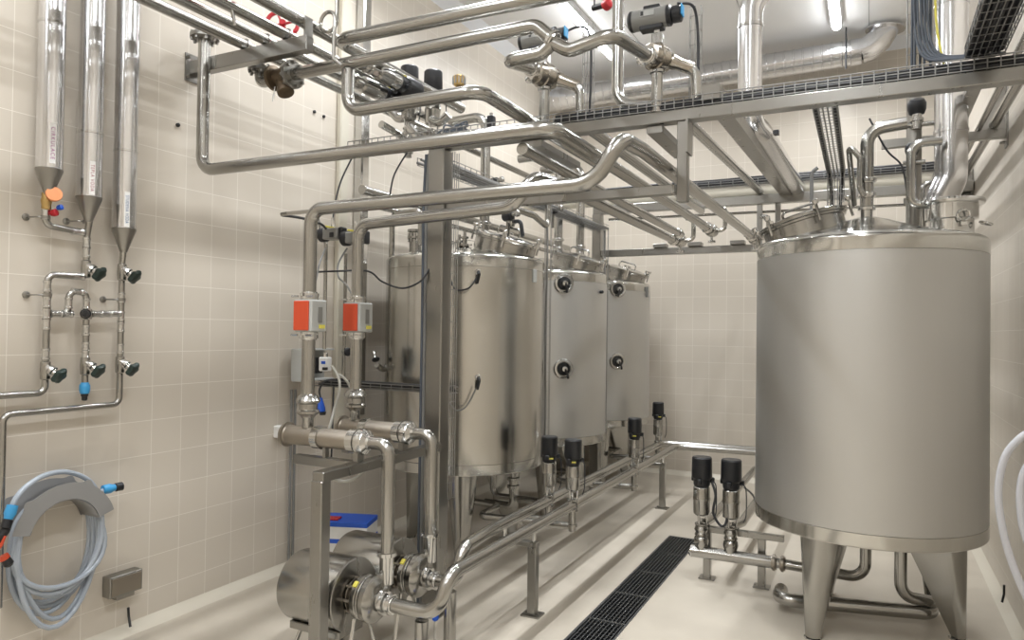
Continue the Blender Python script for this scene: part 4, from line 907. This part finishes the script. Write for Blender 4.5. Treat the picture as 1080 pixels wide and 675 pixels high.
wall_run('small wall pipe from the right insulated pipe, dropping and turning left to the photo edge', [(XW, yr-.008, 2.16), (xp, yr, 2.10), (xp, yr, 1.315), (xp, 1.965, 1.315), (xp, 1.965, .40)],
         [((xp, yr, 1.90), (0, 0, 1)), ((xp, yr, 1.80), (0, 0, 1)), ((xp, yr, 1.74), (0, 0, 1)), ((xp, yr, 1.62), (0, 0, 1))])
wall_run('small S-shaped bypass pipe between the left and right water pipes', [(xp, yl+.016, 1.803), (xp, 2.262, 1.803), (xp, 2.268, 1.92), (xp, 2.358, 1.92), (xp, 2.358, 1.815)],
         [((xp, yl+.05, 1.803), (0, 1, 0)), ((xp, yl+.10, 1.803), (0, 1, 0)), ((xp, 2.265, 1.86), (0, 0, 1)), ((xp, 2.31, 1.92), (0, 1, 0)), ((xp, 2.358, 1.86), (0, 0, 1))], .035)
wall_run('small horizontal link pipe from the black tap to the right water pipe', [(xp, 2.385, 1.808), (xp, yr-.016, 1.812)], [((xp, 2.42, 1.808), (0, 1, 0)), ((xp, 2.47, 1.81), (0, 1, 0)), ((xp, 2.52, 1.812), (0, 1, 0))])
wall_run('small short wall pipe below the black tap with a blue hose end', [(xp, 2.36, 1.79), (xp, 2.36, 1.44)], [((xp, 2.36, 1.72), (0, 0, 1)), ((xp, 2.36, 1.63), (0, 0, 1)), ((xp, 2.36, 1.60), (0, 0, 1))])
def y_valve(y, z, label):
    t = thing('slant_valve', label, 'valve', (xp, y, z), 'slanted stop valves on the left wall')
    MB().lathe([(.017, -.05), (.023, -.045), (.025, 0), (.023, .04), (.017, .045)], (xp, y, z), (0, 0, 1), 16).build('body', STEEL, t)
    d = V((.75, .35, -.56)).normalized(); o = V((xp, y, z+.02))
    MB().lathe([(.02, 0), (.022, .03), (.026, .035), (.026, .05), (.018, .054), (.014, .08)], o, d, 16).build('bonnet', POL, t)
    w = MB(); x, yy, dd = frame(d); ring = []
    pr = [(.002, .074), (.036, .076), (.04, .084), (.04, .092), (.034, .10), (.002, .104)]
    w.rings([[o+d*tt+(x*math.cos(2*PI*k/30)+yy*math.sin(2*PI*k/30))*rr*(1+.13*math.cos(5*2*PI*k/30)*(rr > .02)) for k in range(30)] for rr, tt in pr])
    w.build('hand_wheel', GREEN, t)
y_valve(ym, 2.045, 'slanted valve with dark wheel just under the middle insulated pipe')
y_valve(yr, 2.045, 'slanted valve with dark wheel just under the right insulated pipe')
y_valve(yl, 1.52, 'slanted valve with dark wheel, low on the left small water pipe')
y_valve(2.36, 1.535, 'slanted valve with dark wheel above the blue hose end')
y_valve(yr, 1.535, 'slanted valve with dark wheel, low on the right small water pipe')
t = thing('mixing_tap', 'black tap knob joining the bypass, link and lower pipes on the left wall', 'tap', (xp, 2.36, 1.806))
MB().lathe([(.02, -.03), (.027, -.025), (.027, .025), (.02, .03)], (xp, 2.36, 1.806), (0, 0, 1), 18).build('body', POL, t)
MB().lathe([(.016, 0), (.02, .012), (.026, .03), (.026, .05), (.02, .055), (.016, .08), (.006, .082)], (xp+.015, 2.35, 1.806), (.75, -.55, .0), 18).build('knob', BLACK, t)
t = thing('hose_coupling', 'blue hose coupling at the lower end of the short wall pipe', 'coupling', (xp, 2.36, 1.385))
MB().lathe([(.012, -.0), (.022, .003), (.026, .02), (.026, .045), (.018, .06), (.016, .062)], (xp, 2.36, 1.385), (0, 0, 1), 18).build('collar', CYAN, t)
MB().lathe([(.010, -.035), (.014, -.03), (.014, -.012), (.018, -.01), (.018, .0)], (xp, 2.36, 1.385), (0, 0, 1), 16).build('tip', BLACK, t)
t = thing('gauge_valve', 'brass ball valve with round orange gauge under the first insulated pipe', 'valve', (xp, 2.14, 2.36))
MB().lathe([(.015, -.045), (.022, -.04), (.022, -.02), (.026, 0), (.022, .02), (.022, .04), (.015, .045)], (xp+.005, 2.14, 2.365), (0, 0, 1), 18).build('body', BRASS, t)
MB().lathe([(.012, 0), (.012, .03), (.036, .032), (.038, .04), (.036, .05), (.001, .051)], (xp+.01, 2.165, 2.39), (.80, -.30, .18), 28).build('gauge', ORKNOB, t)
MB().lathe([(.012, 0), (.018, .012), (.018, .03), (.008, .034)], (xp+.01, 2.16, 2.305), (.7, .3, .2), 14).build('red_cap', RED, t)
MB().lathe([(.010, 0), (.014, .01), (.014, .024), (.006, .028)], (xp+.03, 2.18, 2.335), (.7, .3, .2), 14).build('blue_cap', BLUE, t)
def clip(y, z, py, label):
    t = thing('pipe_clip', label, 'clip', (XL, y, z), 'threaded pipe clips on the left wall')
    MB().lathe([(.018, 0), (.018, .006), (.006, .01)], (XL, y, z), (1, 0, 0), 16).build('wall_washer', FRAME, t)
    MB().tube([(XL+.004, y, z), (xp-.0, y+.02, z), (xp, py, z)], .004, .012, 8).build('rod', FRAME, t)
    MB().lathe([(.0175, -.009), (.022, -.009), (.022, .009), (.0175, .009)], (xp, py, z), (0, 0, 1), 16).build('ring', FRAME, t)
clip(2.10, 1.895, yl, 'threaded clip holding the left small water pipe below its elbow')
clip(2.50, 1.89, yr, 'threaded clip holding the right small water pipe')
clip(2.09, 2.283, 2.14, 'threaded clip holding the pipe under the orange gauge')
clip(2.29, 2.29, ym, 'threaded clip under the cone of the middle insulated pipe')

# ------------------------------------------------------------------ hose on bracket
hc = U(62, 566, X=-3.68)
HY, HZ = hc.y, hc.z
t = thing('hose_bracket', 'grey sheet-metal half-ring bracket on the left wall holding a coiled hose', 'bracket', (XL, HY, HZ+.2))
def arc_plate(x0, th, ro, ri, a0, a1, ears=True):
    b = MB(); n = 72; out = []; inn = []
    for k in range(n+1):
        a = a0+(a1-a0)*k/n
        e = .022*math.exp(-((a-1.15)/.09)**2)+.022*math.exp(-((a-2.35)/.09)**2) if ears else 0
        out.append((x0, HY+math.cos(a)*(ro+e), HZ+.015+math.sin(a)*(ro+e))); inn.append((x0, HY+math.cos(a)*ri, HZ+.015+math.sin(a)*ri))
    A = [b.bm.verts.new(p) for p in out]; B = [b.bm.verts.new(p) for p in inn]
    C = [b.bm.verts.new((x0+th, p[1], p[2])) for p in out]; D = [b.bm.verts.new((x0+th, p[1], p[2])) for p in inn]
    for k in range(n):
        for q in ((A[k], A[k+1], B[k+1], B[k]), (C[k], D[k], D[k+1], C[k+1]), (A[k], C[k], C[k+1], A[k+1]), (B[k], B[k+1], D[k+1], D[k])): b.bm.faces.new(q)
    b.bm.faces.new((A[0], B[0], D[0], C[0])); b.bm.faces.new((A[n], C[n], D[n], B[n])); return b
RO = .262
arc_plate(XL+.002, .004, RO+.005, RO-.085, .25, PI-.25).build('back_plate', BRACK, t)
arc_plate(XL+.16, .004, RO, RO-.082, .30, PI-.22).build('front_plate', BRACK, t)
b = MB(); n = 20
for k in range(n):
    a, a2 = .30+(PI-.55)*k/n, .30+(PI-.55)*(k+1)/n
    for r in (RO-.084,):
        vs = [b.bm.verts.new((x, HY+math.cos(q)*r, HZ+.015+math.sin(q)*r)) for x, q in ((XL+.006, a), (XL+.16, a), (XL+.16, a2), (XL+.006, a2))]
        b.bm.faces.new(vs)
bmesh.ops.remove_doubles(b.bm, verts=b.bm.verts[:], dist=1e-5)
sa = b.build('saddle', BRACK, t)
md = sa.modifiers.new('thick', 'SOLIDIFY'); md.thickness = .003
t = thing('coiled_hose', 'grey-blue hose coiled over the wall bracket with light blue couplings', 'hose', (XL+.09, HY, HZ))
pts = []; turns = 8; N = 36; random.seed(11)
lay = [random.uniform(-.02, .02) for _ in range(turns+1)]
for k in range(turns*N+1):
    a = PI/2+.9 - 2*PI*k/N; i = k/N
    s = max(0, -math.sin(a))
    ra = .200+.007*math.sin(i*2.4)+s*(.03+.03*math.sin(i*1.7))
    rb = .225+(.035+.20*((int(i)*3) % 8)/7)*s
    x = XL+.04+.095*((i*.73+.1*math.sin(i*5)) % 1 if False else (.5+.5*math.sin(i*2.3+.3)))
    yy = HY+.015*math.sin(i*3.1)*s+math.cos(a)*(ra+.025*s)
    pts.append(V((x, yy, HZ+.015+math.sin(a)*(rb if math.sin(a) < 0 else ra))))
MB().tube(pts, .0125, 0, 10).build('hose', HOSE, t)
def coupling(p, d, par):
    b = MB().lathe([(.012, -.02), (.024, -.018), (.026, .02), (.02, .035), (.018, .05)], p, d, 18).build('coupling', CYAN, par)
    MB().lathe([(.018, .045), (.023, .05), (.023, .085), (.014, .09)], p, d, 16).build('nozzle_tip', BLACK, b)
e0 = pts[0]
coupling(U(112, 516, X=XL+.12), (.1, 1, .02), t)
MB().tube(spline([U(96, 530, X=XL+.10), U(104, 521, X=XL+.12), U(110, 516.5, X=XL+.12)]), .0125, 0, 10).build('hose_end', HOSE, t)
p = U(12, 537, X=XL+.19)
coupling(p, (.1, -.35, -.95), t)
MB().tube(spline([U(108, 530, X=XL+.07), U(95, 508, X=XL+.07), U(72, 498, X=XL+.08), U(48, 501, X=XL+.11), U(29, 512, X=XL+.15), U(17, 525, X=XL+.19), p]), .0125, 0, 10).build('hose_end', HOSE, t)
t = thing('spray_gun', 'black spray gun with orange-red trigger hanging at the hose, cut by the photo edge', 'nozzle', U(6, 560, X=XL+.19))
MB().tube([U(9, 549, X=XL+.19), U(5, 560, X=XL+.19), U(-6, 575, X=XL+.19)], [.02, .021, .017], 0, 12).build('grip', BLACK, t)
MB().tube([U(5, 565, X=XL+.205), U(1, 575, X=XL+.205), U(-5, 583, X=XL+.205)], .008, 0, 8).build('trigger', ORANGE, t)
MB().lathe([(.022, 0), (.022, .02)], U(3, 586, X=XL+.19), (.2, .4, -.8), 16).build('orange_ring', ORANGE, t)
MB().lathe([(.02, .02), (.022, .05), (.012, .06)], U(3, 586, X=XL+.19), (.2, .4, -.8), 16).build('spray_head', BLACK, t)

# wall box, floor tab, socket
b0 = U(130, 615, X=XL+.04)
t = thing('wall_box', 'small stainless steel box low on the left wall beside the hose', 'box', (XL, b0.y, b0.z))
MB().box((XL+.035, b0.y, b0.z+.002), (.07, .195, .115), bev=.004).build('housing', FRAME, t)
MB().box((XL+.072, b0.y, b0.z+.002), (.004, .175, .095), bev=.001).build('front_panel', DULL, t)
MB().box((XL+.035, b0.y+.005, b0.z-.068), (.045, .11, .025), bev=.003).build('bottom_tray', FRAME, t)
b0 = U(135, 654, X=XL+.03)
t = tag(MB().tube([b0+V((0, 0, .07)), b0+V((0, .004, .02)), b0+V((.03, -.006, -.03))], .007, .02, 8).build('cable_stub', BLACK, loc=b0), 'short black cable stub sticking out at the foot of the left wall', 'cable')
b0 = U(1059, 632, X=XR-.03)
tag(MB().tube([b0+V((0, 0, .09)), b0+V((0, .004, .03)), b0+V((-.012, -.006, -.02))], .007, .02, 8).build('cable_stub', BLACK, loc=b0), 'short black cable stub at the foot of the right wall', 'cable')
b0 = U(297, 455, X=XL+.04)
t = thing('wall_socket', 'small white socket box on the left wall beside the front filter', 'socket', (XL, b0.y, b0.z))
MB().box((XL+.04, b0.y, b0.z), (.08, .085, .085), bev=.006).build('housing', WHITE, t)
MB().box((XL+.082, b0.y, b0.z), (.006, .05, .055), bev=.002).build('hinged_cover', LGREY, t)
MB().lathe([(.012, 0), (.012, .03)], (XL+.05, b0.y+.02, b0.z-.043), (0, 0, -1), 12).build('cable_gland', BLACK, t)

# wall trunking by the near tank
tag(MB().box((-3.735, 4.645, 3.02), (.09, .095, 3.96), bev=.012).build('wall_trunking', POL, loc=(-3.735, 4.645, 1.04)), 'bright square steel trunking rising up the left wall behind the red sensor boxes', 'trunking')
tag(MB().box((-3.755, 4.43, 2.95), (.05, .10, 4.1), bev=.01).build('wall_trunking', PAINT, loc=(-3.755, 4.43, .9)), 'cream painted trunking on the left wall left of the bright steel one', 'trunking')
for px, z0, z1, l in ((310, .06, 1.3, 'thin upright rod on the left wall behind the white socket'), (306, .06, 1.3, 'second thin upright rod on the left wall by the socket')):
    p = U(px, 500, X=-3.75); tag(MB().tube([(-3.75, p.y, z0), (-3.75, p.y, z1)], .009, 0, 8).build('conduit', CABLEG, loc=(-3.75, p.y, z0)), l, 'conduit')
Yw = 3.95
p = U(343, 300, Y=Yw); tag(MB().tube([U(332, 222, Y=Yw), V((p.x, Yw, 2.35)), V((p.x, Yw, 1.60))], .014, .05, 10).build('thin_pipe', STEEL, loc=p), 'thin upright pipe between the two red sensor boxes ending at the white device', 'pipe')
p = U(364, 300, Y=Yw+.2); tag(MB().tube([V((p.x, Yw+.2, 2.3)), V((p.x, Yw+.2, 1.38))], .013, 0, 10).build('thin_pipe', STEEL, loc=p), 'thin upright pipe just left of the rear red sensor box', 'pipe')
pipe('sample_tube', 'small tube sticking out left from the front riser elbow', 'tube', [(-2.80, 3.05, 2.40), U(304, 225, Y=3.15), U(297, 226, Y=3.15)], .012, .02)
tag(MB().tube(spline([U(297, 227, Y=3.2), U(318, 230, Y=3.25), U(338, 236, Y=3.5), U(345, 243, Y=3.8)]), .008, 0, 8).build('sensor_cable', CABLE, loc=U(297, 227, Y=3.2)), 'black cable running behind the front riser to the solenoid valves', 'cable')
# solenoid valves behind the risers
for px, py, l in ((352, 247, 'grey and black solenoid valve with yellow label just right of the front riser'), (376, 251, 'grey and black solenoid valve beside the rear riser elbow')):
    p = U(px, py, Y=3.75); t = thing('solenoid_valve', l, 'valve', p, 'two solenoid valves behind the riser pipes')
    MB().box(p, (.13, .09, .075), bev=.008).build('body', GREY, t)
    MB().lathe([(.045, 0), (.05, .01), (.05, .05), (.04, .06)], p-V((.055, 0, 0)), (-1, 0, 0), 22).build('black_drum', BLACK, t)
    MB().box(p+V((.02, -.047, -.01)), (.035, .01, .035), bev=.004).build('port_plug', BLACK, t)
    MB().box(p+V((-.0, -.02, .042)), (.10, .03, .012), M.Rotation(.2, 3, 'Y'), .002).build('yellow_label', YEL, t)
    MB().box(p+V((.075, 0, .0)), (.03, .06, .085), bev=.006).build('black_block', BLACK, t)
    MB().tube([p+V((0, 0, .03)), p+V((-.01, 0, .11))], .012, 0, 10).build('top_tube', POL, t)
for a, m, l in (([U(372, 165, Y=4.0), U(360, 190, Y=3.9), U(354, 212, Y=3.85), U(350, 240, Y=3.8)], CABLE, 'black cable hanging from the beam to the left solenoid valve'),
                ([U(430, 160, Y=4.0), U(416, 184, Y=4.0), U(411, 207, Y=4.0)], CABLE, 'black cable dropping to the top of the near left tank'),
                ([U(332, 287, Y=3.5), U(355, 286, Y=3.5), U(388, 286, Y=3.6), U(403, 297, Y=3.7), U(424, 304, Y=3.7), U(443, 297, Y=3.7), U(453, 283, Y=3.75)], CABLE, 'dark cable sagging from the front riser across to the column'),
                ([U(343, 262, Y=3.6), U(337, 278, Y=3.5), U(334, 292, Y=3.3), U(330, 306, Y=3.05)], CABLEG, 'thin grey cable down to the front red sensor box'),
                ([U(366, 262, Y=3.8), U(357, 278, Y=3.7), U(357, 292, Y=3.6), U(365, 300, Y=3.5), U(372, 312, Y=3.42)], CABLEG, 'thin grey cable down to the rear red sensor box'),
                ([U(474, 290, Y=4.35), U(480, 305, Y=4.35), U(494, 304, Y=4.35), U(502, 294, Y=4.42)], CABLE, 'thin cable loop from the column to the upper tank probe'),
                ([U(474, 425, Y=4.35), U(482, 433, Y=4.35), U(492, 428, Y=4.38), U(502, 410, Y=4.42)], CABLEG, 'thin cable loop from the column to the lower tank probe'),
                ([U(352, 405, Y=4.12), U(351, 440, Y=3.95), U(350, 470, Y=3.85), U(347, 520, Y=3.8), U(343, 560, Y=3.8)], BLACK, 'black cable hanging down behind the front filter')):
    tag(MB().tube(spline(a), .006, 0, 8).build('cable', m, loc=a[0]), l, 'cable')
# horizontal wire tray behind the sensor risers
p = U(345, 404, Y=4.15)
wire_tray('cable_tray', 'short horizontal wire tray on the wall behind the riser pipes', (p.x-.1, 4.15, p.z-.02), (-2.52, 4.15, p.z-.02), (0, 1, 0), (0, 0, 1), .10, .04, .09, 4)
cables('cable_bundle', 'black cables in the short wire tray behind the riser pipes', (p.x-.05, 4.15, p.z-.015), (-2.54, 4.15, p.z-.015), (0, 1, 0), (0, 0, 1), .08, 7, CABLE, .010, .012, 2)
p = U(325, 384, X=-3.70)
t = thing('junction_bracket', 'grey open-sided bracket box on the left wall behind the front riser', 'bracket', p)
b = MB(); b.box((p.x, p.y, p.z), (.02, .34, .23), bev=.008)
b.box((p.x+.05, p.y, p.z-.11), (.10, .34, .015), bev=.003); b.box((p.x+.05, p.y-.165, p.z), (.10, .012, .22), bev=.003); b.box((p.x+.05, p.y, p.z+.108), (.10, .34, .012), bev=.003)
b.build('housing', LGREY, t)
MB().box((p.x+.03, p.y+.02, p.z-.01), (.03, .18, .12), bev=.006).build('dark_module', BLACK, t)
p = U(343, 384, Y=3.92)
t = thing('pressure_device', 'small white device at the end of the thin pipe between the risers', 'device', p)
MB().box(p, (.075, .06, .10), bev=.008).build('body', WHITE, t)
MB().box(p+V((.01, -.032, .012)), (.035, .008, .02), bev=.002).build('window', BLUE, t)
MB().box(p+V((.025, -.03, -.03)), (.03, .03, .02), bev=.003).build('port', BLACK, t)
MB().lathe([(.018, 0), (.018, .03), (.01, .035)], p+V((0, 0, .05)), (0, 0, 1), 14).build('top_nut', POL, t)
for a, l in (([U(350, 386, Y=3.85), U(357, 398, Y=3.8), U(358, 412, Y=3.75), U(353, 430, Y=3.6), U(348, 450, Y=3.3), U(346, 456, Y=3.05)], 'clear hose from the white device down to the front filter'),
             ([U(358, 395, Y=3.85), U(366, 402, Y=3.8), U(372, 415, Y=3.6), U(374, 422, Y=3.45)], 'clear hose from the tray to the rear riser union'),
             ([U(386, 494, Y=3.15), U(376, 504, Y=3.1), U(362, 508, Y=3.05), U(352, 504, Y=3.0)], 'thin clear hose sagging under the pump frame rail')):
    tag(MB().tube(spline(a), .009, 0, 10).build('clear_hose', CLEAR, loc=a[0]), l, 'hose')
p = U(338, 428, Y=3.75)
t = thing('blue_plug', 'blue mains plug hanging on a black cable behind the front riser', 'plug', p)
MB().lathe([(.012, .055), (.018, .03), (.032, -.01), (.034, -.035), (.028, -.04)], p, (0, 0, 1), 18).build('plug_body', BLUE, t)
MB().lathe([(.02, -.06), (.024, -.04)], p+V((.02, 0, 0)), (0, 0, 1), 14).build('plug_face', BLACK, t)
MB().tube(spline([p+V((0, 0, .05)), p+V((-.01, .0, .11)), p+V((.03, .02, .17)), p+V((.13, .1, .18))]), .007, 0, 8).build('plug_cable', CABLE, t)
for px, py, l in ((366, 371, 'small black tap on the thin pipe left of the rear riser'), (396, 378, 'black-handled valve right of the rear riser pipe')):
    p = U(px, py, Y=4.15 if px < 380 else 4.52); t = thing('small_tap', l, 'tap', p)
    d = V((.9, -.3, 0)) if px < 380 else V((.45, -.2, -.8))
    MB().lathe([(.012, -.06), (.016, -.05), (.012, 0)], p, d, 12).build('body', POL, t)
    MB().lathe([(.012, 0), (.03, .004), (.032, .012), (.026, .02), (.008, .024)], p, d, 18).build('knob', BLACK, t)

# carton behind pumps
p = U(368, 570, Y=4.0)
t = thing('carton', 'white carton with blue and red top standing behind the second pump', 'box', (-3.28, 4.05, 0))
R = M.Rotation(.35, 3, 'Z'); c = V((-3.30, 4.02, 0))
MB().box(c+V((0, 0, .19)), (.36, .24, .38), R, .004).build('carton_body', WHITE, t)
MB().box(c+V((0, 0, .395)), (.362, .242, .035), R, .004).build('blue_top', BLUE, t)
MB().box(c+V((0, 0, .28)), (.363, .243, .03), R, .001).build('blue_stripe', BLUE, t)
MB().box(c+R @ V((-.10, -.05, .418)), (.12, .08, .012), R, .003).build('red_patch', RED, t)
MB().box(c+R @ V((.0, -.1215, .19)), (.06, .003, .05), R).build('orange_mark', ORANGE, t)

# white hose on right wall
hw = [U(1092, 452, Y=2.3), U(1076, 462, Y=2.3), U(1062, 478, Y=2.3), U(1055, 500, Y=2.3), U(1053, 525, Y=2.3), U(1057, 555, Y=2.3), U(1063, 580, Y=2.3), U(1072, 606, Y=2.3), U(1083, 630, Y=2.3), U(1100, 660, Y=2.3), U(1125, 655, Y=2.3), U(1140, 600, Y=2.3), U(1138, 520, Y=2.3), U(1120, 470, Y=2.3),
      U(1100, 478, Y=2.3), U(1082, 494, Y=2.3), U(1076, 520, Y=2.3), U(1079, 556, Y=2.3), U(1090, 585, Y=2.3), U(1105, 600, Y=2.3)]
t = thing('white_hose', 'white hose hanging in loops from a wall hook at the right photo edge', 'hose', hw[0])
MB().tube(spline(hw, 8), .0095, 0, 12).build('hose', HOSEW, t)
b = MB(); q = U(1108, 462, Y=2.3); b.box((XR-.012, 2.3, q.z), (.02, .06, .08), bev=.004); b.tube([(XR-.012, 2.3, q.z), (q.x-.01, 2.3, q.z), (q.x-.04, 2.3, q.z+.05)], .01, .02, 8); b.build('hose_hook', FRAME, t)
# dark stubs on the left wall
for px, py in ((187, 132), (331, 118), (341, 123)):
    p = U(px, py, X=XL); tag(MB().lathe([(.012, 0), (.012, .012), (.006, .016)], (XL, p.y, p.z), (1, 0, 0), 12).build('wall_bolt', RUBBER, loc=p), {187: 'small dark bolt in the left wall left of the flanged pipe', 331: 'left one of two small bolts in the left wall under the strainer', 341: 'right one of two small bolts in the left wall under the strainer'}[px], 'bolt')

# ------------------------------------------------------------------ light
w = bpy.data.worlds.new('world'); sc.world = w; w.use_nodes = True
w.node_tree.nodes['Background'].inputs[0].default_value = (.9, .95, 1, 1); w.node_tree.nodes['Background'].inputs[1].default_value = .0
vs = sc.view_settings; vs.view_transform = 'Standard'; vs.look = 'None'; vs.gamma = 1; vs.exposure = -.50; vs.use_curve_mapping = False
